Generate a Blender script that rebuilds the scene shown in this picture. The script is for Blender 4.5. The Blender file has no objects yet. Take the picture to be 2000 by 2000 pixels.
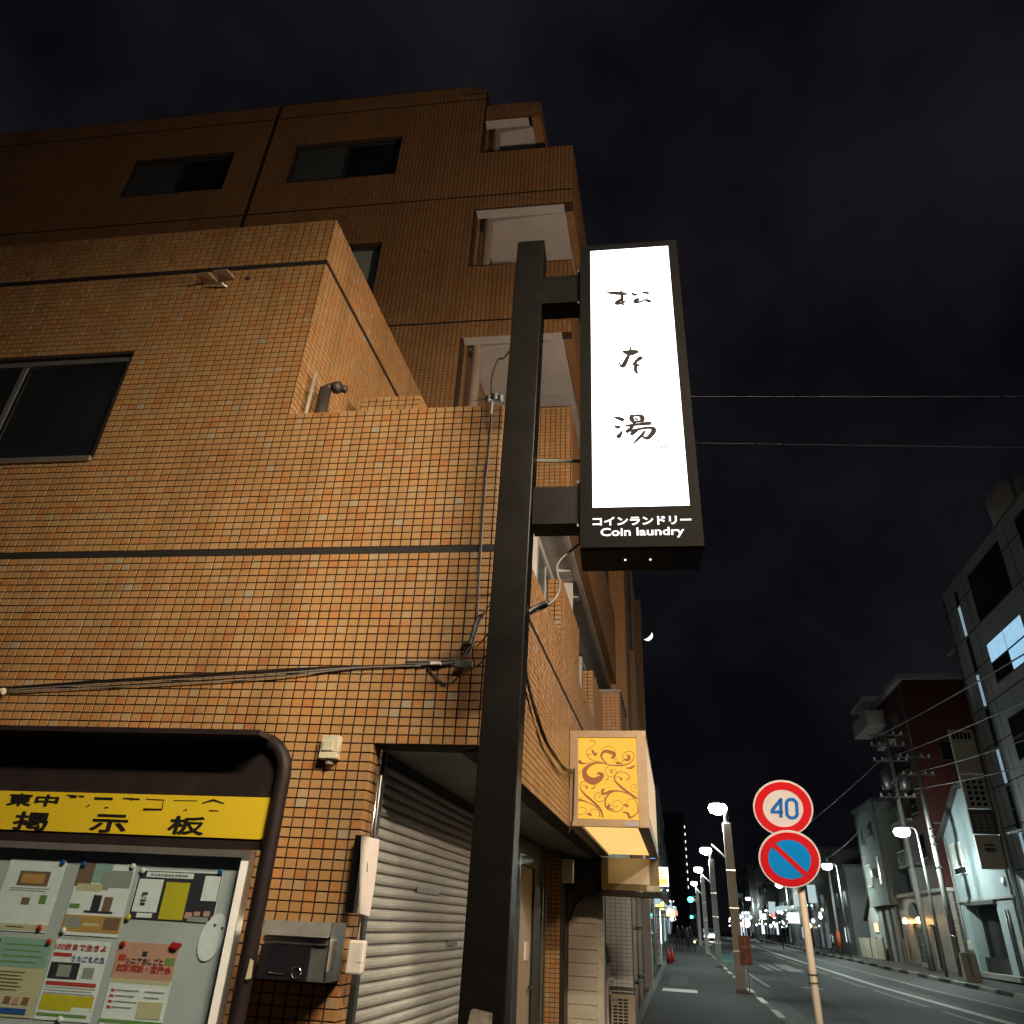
import bpy, bmesh, math, random
import numpy as np
from mathutils import Vector, Matrix

# ------------------------------------------------------------------ camera, sky, moon, exposure
scene = bpy.context.scene
col = scene.collection
random.seed(7)
rad = math.radians

PITCH, ROLL, YAW = rad(29.238), rad(3.0274), rad(-12.7635)
fwd = Vector((math.sin(YAW) * math.cos(PITCH), math.cos(YAW) * math.cos(PITCH), math.sin(PITCH)))
rt0 = Vector((math.cos(YAW), -math.sin(YAW), 0))
up0 = rt0.cross(fwd)
rt = math.cos(ROLL) * rt0 + math.sin(ROLL) * up0
up = -math.sin(ROLL) * rt0 + math.cos(ROLL) * up0
cam_data = bpy.data.cameras.new('camera')
cam_data.sensor_width = 36.0
cam_data.lens = 36.0 * 1427.28 / 2000.0
cam_data.clip_start = 0.05
cam_data.clip_end = 5000
cam = bpy.data.objects.new('camera', cam_data)
col.objects.link(cam)
cam.matrix_world = Matrix(((rt.x, up.x, -fwd.x, 0), (rt.y, up.y, -fwd.y, 0), (rt.z, up.z, -fwd.z, 1.6), (0, 0, 0, 1)))
scene.camera = cam

world = bpy.data.worlds.new('World')
scene.world = world
world.use_nodes = True
wn = world.node_tree.nodes
wl = world.node_tree.links
wn.clear()
w_out = wn.new('ShaderNodeOutputWorld')
w_bg = wn.new('ShaderNodeBackground')
w_tc = wn.new('ShaderNodeTexCoord')
w_no = wn.new('ShaderNodeTexNoise')
w_no.inputs['Scale'].default_value = 2.3
w_no.inputs['Detail'].default_value = 4.0
w_no.inputs['Roughness'].default_value = 0.55
w_rp = wn.new('ShaderNodeValToRGB')
w_rp.color_ramp.elements[0].position = 0.40
w_rp.color_ramp.elements[0].color = (0.0014, 0.0015, 0.0027, 1)
w_rp.color_ramp.elements[1].position = 0.72
w_rp.color_ramp.elements[1].color = (0.0080, 0.0070, 0.0086, 1)
wl.new(w_tc.outputs['Generated'], w_no.inputs['Vector'])
wl.new(w_no.outputs['Fac'], w_rp.inputs['Fac'])
wl.new(w_rp.outputs['Color'], w_bg.inputs['Color'])
w_bg.inputs['Strength'].default_value = 1.0
wl.new(w_bg.outputs['Background'], w_out.inputs['Surface'])

sun_data = bpy.data.lights.new('moonlight', 'SUN')
sun_data.energy = 0.004
sun_data.angle = rad(0.5)
sun_data.color = (0.95, 0.95, 1.0)
sun = bpy.data.objects.new('moonlight', sun_data)
col.objects.link(sun)
MOON = Vector((-21.3, 1000, 360.7)).normalized()
sun.rotation_euler = (-MOON).to_track_quat('-Z', 'Y').to_euler()

scene.view_settings.view_transform = 'Standard'
scene.view_settings.look = 'None'
scene.view_settings.exposure = 0.4
scene.view_settings.gamma = 1.0
scene.view_settings.use_curve_mapping = False
scene.cycles.use_denoising = True
scene.cycles.max_bounces = 5
scene.cycles.diffuse_bounces = 3
scene.cycles.glossy_bounces = 3
scene.cycles.transmission_bounces = 4
scene.cycles.transparent_max_bounces = 6
scene.cycles.sample_clamp_indirect = 6.0
scene.cycles.caustics_reflective = False
scene.cycles.caustics_refractive = False

# ------------------------------------------------------------------ frames of reference
AL = rad(3.946)                                   # the tiled front stands 3.9 degrees off square to the street
EX = (math.cos(AL), math.sin(AL))
EN = (-math.sin(AL), math.cos(AL))
XC = -0.992                                       # street face of the tiled building


def FR(s, d, z):
    return (EX[0] * s + EN[0] * d, EX[1] * s + EN[1] * d, z)


def WF(x, y, z):
    return (x, y, z)


def s_at_x(x, d):
    return (x - EN[0] * d) / EX[0]


# ------------------------------------------------------------------ materials
MATS = {}


def mat(name, rgb=(0.5, 0.5, 0.5), rough=0.6, metal=0.0, var=0.12, scale=6.0, bump=0.0, bscale=40.0,
        emit=None, estr=0.0, spec=0.5, alpha=None, stretch=None, dirt=None, coat=0.0, rvar=0.0):
    if name in MATS:
        return MATS[name]
    m = bpy.data.materials.new(name)
    m.use_nodes = True
    nt = m.node_tree
    n, l = nt.nodes, nt.links
    b = n['Principled BSDF']
    b.inputs['Roughness'].default_value = rough
    b.inputs['Metallic'].default_value = metal
    b.inputs['Specular IOR Level'].default_value = spec
    b.inputs['Coat Weight'].default_value = coat
    tc = n.new('ShaderNodeTexCoord')
    vec = tc.outputs['Object']
    if stretch:
        mp = n.new('ShaderNodeMapping')
        mp.inputs['Scale'].default_value = stretch
        l.new(vec, mp.inputs['Vector'])
        vec = mp.outputs['Vector']
    no = n.new('ShaderNodeTexNoise')
    no.inputs['Scale'].default_value = scale
    no.inputs['Detail'].default_value = 6
    no.inputs['Roughness'].default_value = 0.62
    l.new(vec, no.inputs['Vector'])
    rp = n.new('ShaderNodeValToRGB')
    rp.color_ramp.elements[0].position = 0.3
    rp.color_ramp.elements[1].position = 0.72
    d = dirt if dirt else tuple(c * (1 - var) for c in rgb)
    rp.color_ramp.elements[0].color = (*d, 1)
    rp.color_ramp.elements[1].color = (*[min(1, c * (1 + var * 0.5)) for c in rgb], 1)
    l.new(no.outputs['Fac'], rp.inputs['Fac'])
    l.new(rp.outputs['Color'], b.inputs['Base Color'])
    if rvar:
        mr = n.new('ShaderNodeMapRange')
        mr.inputs['To Min'].default_value = max(0, rough - rvar)
        mr.inputs['To Max'].default_value = min(1, rough + rvar)
        l.new(no.outputs['Fac'], mr.inputs['Value'])
        l.new(mr.outputs['Result'], b.inputs['Roughness'])
    if bump:
        n2 = n.new('ShaderNodeTexNoise')
        n2.inputs['Scale'].default_value = bscale
        n2.inputs['Detail'].default_value = 5
        l.new(vec, n2.inputs['Vector'])
        bp = n.new('ShaderNodeBump')
        bp.inputs['Strength'].default_value = bump
        bp.inputs['Distance'].default_value = 0.01
        l.new(n2.outputs['Fac'], bp.inputs['Height'])
        l.new(bp.outputs['Normal'], b.inputs['Normal'])
    if emit:
        b.inputs['Emission Color'].default_value = (*emit, 1)
        b.inputs['Emission Strength'].default_value = estr
    if alpha is not None:
        b.inputs['Alpha'].default_value = alpha
    MATS[name] = m
    return m


TILE_STOPS = [(0.0, (0.390, 0.170, 0.060)), (0.04, (0.420, 0.200, 0.070)), (0.12, (0.400, 0.218, 0.086)),
              (0.34, (0.388, 0.218, 0.092)), (0.56, (0.408, 0.232, 0.094)), (0.74, (0.395, 0.236, 0.106)),
              (0.87, (0.400, 0.252, 0.122)), (0.95, (0.392, 0.272, 0.150)), (0.985, (0.365, 0.300, 0.205))]


def tile_mat(name, source):
    m = bpy.data.materials.new(name)
    m.use_nodes = True
    n, l = m.node_tree.nodes, m.node_tree.links
    b = n['Principled BSDF']
    b.inputs['Roughness'].default_value = 0.46
    b.inputs['Specular IOR Level'].default_value = 0.45
    rp = n.new('ShaderNodeValToRGB')
    cr = rp.color_ramp
    cr.interpolation = 'CONSTANT'
    cr.elements[0].position = 0.0
    cr.elements[0].color = (*TILE_STOPS[0][1], 1)
    cr.elements[1].position = TILE_STOPS[1][0]
    cr.elements[1].color = (*TILE_STOPS[1][1], 1)
    for p, c in TILE_STOPS[2:]:
        e = cr.elements.new(p)
        e.color = (*c, 1)
    tc = n.new('ShaderNodeNewGeometry')
    if source == 'object':
        oi = n.new('ShaderNodeObjectInfo')
        val = oi.outputs['Random']
    else:
        at = n.new('ShaderNodeAttribute')
        at.attribute_name = 'rnd'
        val = at.outputs['Fac']
    l.new(val, rp.inputs['Fac'])
    no = n.new('ShaderNodeTexNoise')
    no.inputs['Scale'].default_value = 1.4
    no.inputs['Detail'].default_value = 8
    no.inputs['Roughness'].default_value = 0.68
    l.new(tc.outputs['Position'], no.inputs['Vector'])
    mr = n.new('ShaderNodeMapRange')
    mr.inputs['From Min'].default_value = 0.3
    mr.inputs['From Max'].default_value = 0.7
    mr.inputs['To Min'].default_value = 0.84
    mr.inputs['To Max'].default_value = 1.06
    l.new(no.outputs['Fac'], mr.inputs['Value'])
    mp = n.new('ShaderNodeMapping')
    mp.inputs['Scale'].default_value = (5.0, 5.0, 0.32)
    l.new(tc.outputs['Position'], mp.inputs['Vector'])
    ns = n.new('ShaderNodeTexNoise')
    ns.inputs['Scale'].default_value = 1.0
    ns.inputs['Detail'].default_value = 4
    l.new(mp.outputs['Vector'], ns.inputs['Vector'])
    m2 = n.new('ShaderNodeMapRange')
    m2.inputs['From Min'].default_value = 0.34
    m2.inputs['From Max'].default_value = 0.58
    m2.inputs['To Min'].default_value = 0.84
    m2.inputs['To Max'].default_value = 1.0
    l.new(ns.outputs['Fac'], m2.inputs['Value'])
    mm = n.new('ShaderNodeMath')
    mm.operation = 'MULTIPLY'
    l.new(mr.outputs['Result'], mm.inputs[0])
    l.new(m2.outputs['Result'], mm.inputs[1])
    mx = n.new('ShaderNodeMix')
    mx.data_type = 'RGBA'
    mx.blend_type = 'MULTIPLY'
    mx.inputs['Factor'].default_value = 1.0
    l.new(rp.outputs['Color'], mx.inputs['A'])
    l.new(mm.outputs[0], mx.inputs['B'])
    l.new(mx.outputs['Result'], b.inputs['Base Color'])
    n3 = n.new('ShaderNodeTexNoise')
    n3.inputs['Scale'].default_value = 55
    n3.inputs['Detail'].default_value = 3
    l.new(tc.outputs['Position'], n3.inputs['Vector'])
    bp = n.new('ShaderNodeBump')
    bp.inputs['Strength'].default_value = 0.22
    bp.inputs['Distance'].default_value = 0.004
    l.new(n3.outputs['Fac'], bp.inputs['Height'])
    l.new(bp.outputs['Normal'], b.inputs['Normal'])
    MATS[name] = m
    return m


def tile_far_mat(name, tint=1.0, cw=0.0651, ch=0.0491):
    """tiles too far or too oblique to pick apart: laid out in the surface's own material"""
    m = bpy.data.materials.new(name)
    m.use_nodes = True
    n, l = m.node_tree.nodes, m.node_tree.links
    b = n['Principled BSDF']
    b.inputs['Roughness'].default_value = 0.5
    g = n.new('ShaderNodeNewGeometry')
    sp = n.new('ShaderNodeSeparateXYZ')
    l.new(g.outputs['Position'], sp.inputs['Vector'])
    ad = n.new('ShaderNodeMath')
    l.new(sp.outputs['X'], ad.inputs[0])
    l.new(sp.outputs['Y'], ad.inputs[1])
    cb = n.new('ShaderNodeCombineXYZ')
    l.new(ad.outputs[0], cb.inputs['X'])
    l.new(sp.outputs['Z'], cb.inputs['Y'])
    br = n.new('ShaderNodeTexBrick')
    br.offset = 0.0
    br.inputs['Scale'].default_value = 1.0
    br.inputs['Brick Width'].default_value = cw
    br.inputs['Row Height'].default_value = ch
    br.inputs['Mortar Size'].default_value = 0.0035
    br.inputs['Color1'].default_value = (0.39 * tint, 0.185 * tint, 0.068 * tint, 1)
    br.inputs['Color2'].default_value = (0.41 * tint, 0.235 * tint, 0.10 * tint, 1)
    br.inputs['Mortar'].default_value = (0.055, 0.03, 0.015, 1)
    l.new(cb.outputs['Vector'], br.inputs['Vector'])
    l.new(br.outputs['Color'], b.inputs['Base Color'])
    bp = n.new('ShaderNodeBump')
    bp.invert = True
    bp.inputs['Strength'].default_value = 0.5
    bp.inputs['Distance'].default_value = 0.006
    l.new(br.outputs['Fac'], bp.inputs['Height'])
    l.new(bp.outputs['Normal'], b.inputs['Normal'])
    MATS[name] = m
    return m


def glass_mat(name, tint=(0.9, 0.95, 0.95), rough=0.02):
    m = bpy.data.materials.new(name)
    m.use_nodes = True
    n, l = m.node_tree.nodes, m.node_tree.links
    n.clear()
    o = n.new('ShaderNodeOutputMaterial')
    t = n.new('ShaderNodeBsdfTransparent')
    t.inputs['Color'].default_value = (*tint, 1)
    g = n.new('ShaderNodeBsdfGlossy')
    g.inputs['Roughness'].default_value = rough
    x = n.new('ShaderNodeMixShader')
    x.inputs[0].default_value = 0.06
    l.new(t.outputs[0], x.inputs[1])
    l.new(g.outputs[0], x.inputs[2])
    l.new(x.outputs[0], o.inputs['Surface'])
    MATS[name] = m
    return m


def emit_mat(name, rgb, strength, falloff=False):
    m = bpy.data.materials.new(name)
    m.use_nodes = True
    n, l = m.node_tree.nodes, m.node_tree.links
    n.clear()
    o = n.new('ShaderNodeOutputMaterial')
    e = n.new('ShaderNodeEmission')
    e.inputs['Color'].default_value = (*rgb, 1)
    e.inputs['Strength'].default_value = strength
    if falloff:                                    # tubes behind the acrylic: slightly uneven brightness
        tc = n.new('ShaderNodeTexCoord')
        no = n.new('ShaderNodeTexNoise')
        no.inputs['Scale'].default_value = 3.0
        l.new(tc.outputs['Object'], no.inputs['Vector'])
        mr = n.new('ShaderNodeMapRange')
        mr.inputs['To Min'].default_value = strength * 0.8
        mr.inputs['To Max'].default_value = strength * 1.15
        l.new(no.outputs['Fac'], mr.inputs['Value'])
        l.new(mr.outputs['Result'], e.inputs['Strength'])
    l.new(e.outputs[0], o.inputs['Surface'])
    MATS[name] = m
    return m


tile_mat('tile_single', 'object')
tile_mat('tile_field', 'attr')
tile_far_mat('tile_far')
tile_far_mat('white_tile', 1.0, 0.1, 0.055)
_b = [x for x in MATS['white_tile'].node_tree.nodes if x.type == 'TEX_BRICK'][0]
_b.inputs['Color1'].default_value = (0.55, 0.56, 0.53, 1)
_b.inputs['Color2'].default_value = (0.48, 0.50, 0.48, 1)
_b.inputs['Mortar'].default_value = (0.12, 0.12, 0.11, 1)
mat('grout', (0.022, 0.013, 0.008), 0.9, var=0.4, scale=9)
mat('grout_high', (0.06, 0.033, 0.018), 0.9, var=0.3, scale=9)
mat('groove_black', (0.012, 0.011, 0.012), 0.7)
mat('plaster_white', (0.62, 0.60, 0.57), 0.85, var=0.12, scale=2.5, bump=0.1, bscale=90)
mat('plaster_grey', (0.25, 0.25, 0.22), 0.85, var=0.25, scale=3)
mat('concrete', (0.28, 0.27, 0.25), 0.9, var=0.25, scale=2, bump=0.2)
mat('black_paint', (0.0052, 0.0048, 0.0047), 0.36, spec=0.08, var=0.3, scale=5, bump=0.05, bscale=120, rvar=0.1)
mat('brown_black', (0.022, 0.016, 0.017), 0.38, var=0.3, scale=7, rvar=0.1)
mat('alu', (0.55, 0.55, 0.54), 0.35, metal=0.85, var=0.12, scale=12)
mat('alu_white', (0.72, 0.72, 0.71), 0.4, metal=0.1, var=0.08)
mat('alu_dark', (0.10, 0.10, 0.10), 0.4, metal=0.6)
mat('steel', (0.62, 0.62, 0.60), 0.22, metal=1.0, var=0.1, scale=20, rvar=0.08)
mat('steel_bright', (0.60, 0.61, 0.60), 0.3, metal=0.9, var=0.2, scale=14)
mat('steel_dull', (0.30, 0.31, 0.30), 0.4, metal=0.7, var=0.2, scale=14)
mat('cream_plastic', (0.55, 0.52, 0.40), 0.5, var=0.15, dirt=(0.34, 0.32, 0.24))
mat('insulator', (0.34, 0.33, 0.31), 0.45)
mat('white_plastic', (0.75, 0.70, 0.66), 0.3, var=0.06)
mat('shutter_grey', (0.44, 0.47, 0.45), 0.5, metal=0.2, var=0.2, scale=3, dirt=(0.26, 0.27, 0.25), stretch=(0.6, 0.6, 6))
mat('pipe_tan', (0.36, 0.30, 0.23), 0.55, var=0.15)
mat('pipe_dark', (0.045, 0.036, 0.034), 0.5)
mat('cable_grey', (0.20, 0.19, 0.18), 0.55)
mat('cable_black', (0.012, 0.011, 0.011), 0.5)
mat('window_dark', (0.012, 0.016, 0.018), 0.06, var=0.3, scale=1.5)
mat('window_frost', (0.10, 0.13, 0.125), 0.3, var=0.2, scale=2)
mat('window_pale', (0.38, 0.44, 0.40), 0.35, var=0.1, scale=2)
mat('asphalt', (0.036, 0.037, 0.038), 0.75, var=0.3, scale=3.5, bump=0.5, bscale=160, rvar=0.12)
mat('asphalt_walk', (0.030, 0.030, 0.029), 0.85, var=0.3, scale=3, bump=0.5, bscale=170)
mat('kerb', (0.11, 0.11, 0.10), 0.8, var=0.3, scale=5, bump=0.2)
mat('road_paint', (0.62, 0.62, 0.58), 0.65, var=0.35, scale=14, dirt=(0.32, 0.32, 0.3))
mat('road_paint_old', (0.30, 0.29, 0.26), 0.7, var=0.4, scale=12)
glass_mat('case_glass')
emit_mat('sign_white', (1.0, 0.985, 0.97), 3.4, True)
emit_mat('sign_letter', (1.0, 0.97, 0.93), 1.3)
mat('rim_grey', (0.0036, 0.0034, 0.0034), 0.6, spec=0.03)
mat('wire_dark', (0.09, 0.09, 0.09), 0.6)
mat('ink', (0.012, 0.011, 0.011), 0.8, spec=0.1)
mat('ink_grey', (0.10, 0.10, 0.10), 0.6)
MATS['tile_grid_none'] = None


# ------------------------------------------------------------------ mesh helpers
BASE = {}


class MB:
    def __init__(self):
        self.v, self.f = [], []

    def poly(self, pts):
        i = len(self.v)
        self.v += [tuple(p) for p in pts]
        self.f.append(tuple(range(i, i + len(pts))))
        return self

    def hexa(self, p):                            # 8 points: bottom 4 counter-clockwise, top 4
        i = len(self.v)
        self.v += [tuple(q) for q in p]
        for q in ((0, 3, 2, 1), (4, 5, 6, 7), (0, 1, 5, 4), (1, 2, 6, 5), (2, 3, 7, 6), (3, 0, 4, 7)):
            self.f.append(tuple(i + k for k in q))
        return self

    def box(self, a0, a1, b0, b1, c0, c1, fr=WF):
        return self.hexa([fr(a0, b0, c0), fr(a1, b0, c0), fr(a1, b1, c0), fr(a0, b1, c0),
                          fr(a0, b0, c1), fr(a1, b0, c1), fr(a1, b1, c1), fr(a0, b1, c1)])

    def prism(self, poly, z0, z1):
        n = len(poly)
        i = len(self.v)
        self.v += [(p[0], p[1], z0) for p in poly] + [(p[0], p[1], z1) for p in poly]
        self.f.append(tuple(i + k for k in range(n - 1, -1, -1)))
        self.f.append(tuple(i + n + k for k in range(n)))
        for k in range(n):
            self.f.append((i + k, i + (k + 1) % n, i + n + (k + 1) % n, i + n + k))
        return self

    def extrude(self, outline, depth_fn, d0, d1):
        """outline of (a, b) points, depth_fn(a, d, b) -> world point"""
        n = len(outline)
        i = len(self.v)
        self.v += [depth_fn(a, d0, b) for a, b in outline] + [depth_fn(a, d1, b) for a, b in outline]
        self.f.append(tuple(i + k for k in range(n)))
        self.f.append(tuple(i + n + k for k in range(n - 1, -1, -1)))
        for k in range(n):
            self.f.append((i + k, i + n + k, i + n + (k + 1) % n, i + (k + 1) % n))
        return self

    def tube(self, pts, r, n=8, cap=True, r2=None):
        P = [Vector(p) for p in pts]
        m = len(P)
        rings = []
        prev = None
        for k in range(m):
            t = (P[min(k + 1, m - 1)] - P[max(k - 1, 0)])
            if t.length < 1e-9:
                t = Vector((0, 0, 1))
            t.normalize()
            if prev is None:
                a = Vector((0, 0, 1)) if abs(t.z) < 0.9 else Vector((1, 0, 0))
                x = t.cross(a).normalized()
            else:
                x = (prev - t * prev.dot(t))
                x = x.normalized() if x.length > 1e-6 else t.orthogonal().normalized()
            prev = x
            y = t.cross(x)
            rr = r if r2 is None else r + (r2 - r) * k / (m - 1)
            i = len(self.v)
            for q in range(n):
                a = 2 * math.pi * q / n
                self.v.append(tuple(P[k] + (x * math.cos(a) + y * math.sin(a)) * rr))
            rings.append(i)
        for k in range(m - 1):
            a, b = rings[k], rings[k + 1]
            for q in range(n):
                self.f.append((a + q, a + (q + 1) % n, b + (q + 1) % n, b + q))
        if cap:
            self.f.append(tuple(rings[0] + q for q in range(n - 1, -1, -1)))
            self.f.append(tuple(rings[-1] + q for q in range(n)))
        return self

    def lathe(self, prof, c=(0, 0, 0), n=20, axis='z'):
        i = len(self.v)
        m = len(prof)
        for r, h in prof:
            for q in range(n):
                a = 2 * math.pi * q / n
                if axis == 'z':
                    self.v.append((c[0] + r * math.cos(a), c[1] + r * math.sin(a), c[2] + h))
                elif axis == 'y':
                    self.v.append((c[0] + r * math.cos(a), c[1] + h, c[2] + r * math.sin(a)))
                else:
                    self.v.append((c[0] + h, c[1] + r * math.cos(a), c[2] + r * math.sin(a)))
        for k in range(m - 1):
            for q in range(n):
                self.f.append((i + k * n + q, i + k * n + (q + 1) % n, i + (k + 1) * n + (q + 1) % n, i + (k + 1) * n + q))
        self.f.append(tuple(i + q for q in range(n - 1, -1, -1)))
        self.f.append(tuple(i + (m - 1) * n + q for q in range(n)))
        return self

    def ribbon(self, pts, fn, d0, d1, sub=5):
        """brush stroke: pts of (a, b, width); fn(a, d, b) -> world; a thin raised strip of varying width"""
        P = smooth(pts, sub)
        L, R = [], []
        for k, (a, b, w) in enumerate(P):
            a0, b0, _ = P[max(k - 1, 0)]
            a1, b1, _ = P[min(k + 1, len(P) - 1)]
            tx, ty = a1 - a0, b1 - b0
            q = math.hypot(tx, ty) or 1
            nx, ny = -ty / q * w / 2, tx / q * w / 2
            L.append((a + nx, b + ny))
            R.append((a - nx, b - ny))
        i = len(self.v)
        m = len(P)
        for S, d in ((L, d0), (R, d0), (L, d1), (R, d1)):
            self.v += [fn(a, d, b) for a, b in S]
        for k in range(m - 1):
            self.f.append((i + k, i + k + 1, i + m + k + 1, i + m + k))
            self.f.append((i + 2 * m + k, i + 3 * m + k, i + 3 * m + k + 1, i + 2 * m + k + 1))
            self.f.append((i + k, i + 2 * m + k, i + 2 * m + k + 1, i + k + 1))
            self.f.append((i + m + k, i + m + k + 1, i + 3 * m + k + 1, i + 3 * m + k))
        return self

    def build(self, name, material, parent=None, smooth_=False, origin=None, recalc=True, bevel=0.0, kind=None):
        o0 = BASE.get(parent.name, (0, 0, 0)) if parent else (origin or (0, 0, 0))
        me = bpy.data.meshes.new(name)
        me.from_pydata([(x - o0[0], y - o0[1], z - o0[2]) for x, y, z in self.v], [], self.f)
        if recalc:
            bm = bmesh.new()
            bm.from_mesh(me)
            bmesh.ops.recalc_face_normals(bm, faces=bm.faces)
            bm.to_mesh(me)
            bm.free()
        if smooth_:
            me.polygons.foreach_set('use_smooth', [True] * len(me.polygons))
        me.materials.append(MATS[material] if isinstance(material, str) else material)
        o = bpy.data.objects.new(name, me)
        col.objects.link(o)
        if parent:
            o.parent = parent
        else:
            o.location = o0
        BASE[o.name] = o0
        if bevel:
            b = o.modifiers.new('bevel', 'BEVEL')
            b.width = bevel
            b.segments = 2
            b.limit_method = 'ANGLE'
        if kind:
            o['kind'] = kind
        return o


def smooth(pts, sub):
    if len(pts) < 3:
        out = []
        for k in range(sub + 1):
            t = k / sub
            out.append(tuple(p + (q - p) * t for p, q in zip(pts[0], pts[-1])))
        return out
    out = []
    n = len(pts)
    for k in range(n - 1):
        p0, p1, p2, p3 = pts[max(k - 1, 0)], pts[k], pts[k + 1], pts[min(k + 2, n - 1)]
        for q in range(sub):
            t = q / sub
            out.append(tuple(0.5 * (2 * b + (c - a) * t + (2 * a - 5 * b + 4 * c - d) * t * t + (3 * b - a - 3 * c + d) * t ** 3)
                             for a, b, c, d in zip(p0, p1, p2, p3)))
    out.append(tuple(pts[-1]))
    return out


def thing(name, label, cat, loc, group=None):
    o = bpy.data.objects.new(name, None)
    col.objects.link(o)
    o.location = loc
    o.empty_display_size = 0.2
    BASE[o.name] = tuple(loc)
    o['label'] = label
    o['category'] = cat
    if group:
        o['group'] = group
    return o


def tag(o, label, cat, group=None):
    o['label'] = label
    o['category'] = cat
    if group:
        o['group'] = group
    return o


def light(name, loc, power, color, radius=0.1, parent=None):
    d = bpy.data.lights.new(name, 'POINT')
    d.energy = power
    d.color = color
    d.shadow_soft_size = radius
    o = bpy.data.objects.new(name, d)
    col.objects.link(o)
    if parent:
        b = BASE[parent.name]
        o.location = (loc[0] - b[0], loc[1] - b[1], loc[2] - b[2])
        o.parent = parent
    else:
        o.location = loc
    return o


def spot(name, loc, target, power, color, radius=0.1, size=160, blend=0.6, parent=None):
    d = bpy.data.lights.new(name, 'SPOT')
    d.energy = power
    d.color = color
    d.shadow_soft_size = radius
    d.spot_size = rad(size)
    d.spot_blend = blend
    o = bpy.data.objects.new(name, d)
    col.objects.link(o)
    b = BASE[parent.name] if parent else (0, 0, 0)
    o.location = (loc[0] - b[0], loc[1] - b[1], loc[2] - b[2])
    o.rotation_euler = (Vector(target) - Vector(loc)).to_track_quat('-Z', 'Y').to_euler()
    if parent:
        o.parent = parent
    return o


def area(name, loc, target, power, color, sx, sy, parent=None):
    d = bpy.data.lights.new(name, 'AREA')
    d.shape = 'RECTANGLE'
    d.size = sx
    d.size_y = sy
    d.spread = rad(132)
    d.energy = power
    d.color = color
    o = bpy.data.objects.new(name, d)
    col.objects.link(o)
    b = BASE[parent.name] if parent else (0, 0, 0)
    o.location = (loc[0] - b[0], loc[1] - b[1], loc[2] - b[2])
    z = (Vector(loc) - Vector(target)).normalized()
    x = Vector((0, 0, 1)).cross(z).normalized()
    y = z.cross(x)
    o.rotation_euler = Matrix(((x.x, y.x, z.x), (x.y, y.y, z.y), (x.z, y.z, z.z))).to_euler()
    if parent:
        o.parent = parent
    return o


def text(body, size, fn, name, material, parent, a, b, d, width=None, extrude=0.002, embolden=0.0, align='LEFT', height=None, shear=0.0):
    """lettering as thin raised mesh: fn(a, d, b) -> world; a, b lower left corner; fitted to width / height"""
    c = bpy.data.curves.new('t', 'FONT')
    c.body = body
    c.size = size
    c.offset = embolden
    c.resolution_u = 3
    o = bpy.data.objects.new('t', c)
    col.objects.link(o)
    bpy.context.view_layer.update()
    dg = bpy.context.evaluated_depsgraph_get()
    me = bpy.data.meshes.new_from_object(o.evaluated_get(dg))
    bpy.data.objects.remove(o)
    n = len(me.vertices)
    if n == 0:
        return None
    V = np.zeros(n * 3)
    me.vertices.foreach_get('co', V)
    V = V.reshape(-1, 3)
    mn, mx = V.min(0), V.max(0)
    sx = width / (mx[0] - mn[0]) if width else 1.0
    sy = height / (mx[1] - mn[1]) if height else (sx if width else 1.0)
    mb = MB()
    faces = [tuple(p.vertices) for p in me.polygons]
    P = [((v[0] - mn[0]) * sx + a, (v[1] - mn[1]) * sy + b) for v in V]
    from collections import Counter
    cnt = Counter()
    for f in faces:
        for k in range(len(f)):
            e = (f[k], f[(k + 1) % len(f)])
            cnt[tuple(sorted(e))] += 1
    mb.v = [tuple(fn(p[0], d - extrude, p[1])) for p in P] + [tuple(fn(p[0], d, p[1])) for p in P]
    mb.f = list(faces)
    for f in faces:
        for k in range(len(f)):
            i, j = f[k], f[(k + 1) % len(f)]
            if cnt[tuple(sorted((i, j)))] == 1:
                mb.f.append((i, n + i, n + j, j))
    bpy.data.meshes.remove(me)
    return mb.build(name, material, parent)


def arc(cx, cz, r, a0, a1, n=8):
    return [(cx + r * math.cos(rad(a0 + (a1 - a0) * k / n)), cz + r * math.sin(rad(a0 + (a1 - a0) * k / n))) for k in range(n + 1)]


def walls(fr, u0, u1, z0, z1, d0, d1, holes, mb=None):
    """a slab of wall cut round rectangular holes (ua, ub, za, zb)"""
    mb = mb or MB()
    us = sorted({u0, u1} | {h[i] for h in holes for i in (0, 1) if u0 < h[i] < u1})
    for a, b in zip(us, us[1:]):
        c = (a + b) / 2
        hs = sorted([(max(h[2], z0), min(h[3], z1)) for h in holes if h[0] < c < h[1] and h[3] > z0 and h[2] < z1])
        z = z0
        for p, q in hs:
            if p > z + 1e-6:
                mb.box(a, b, d0, d1, z, p, fr)
            z = max(z, q)
        if z < z1 - 1e-6:
            mb.box(a, b, d0, d1, z, z1, fr)
    return mb


RNG = np.random.default_rng(11)


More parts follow.
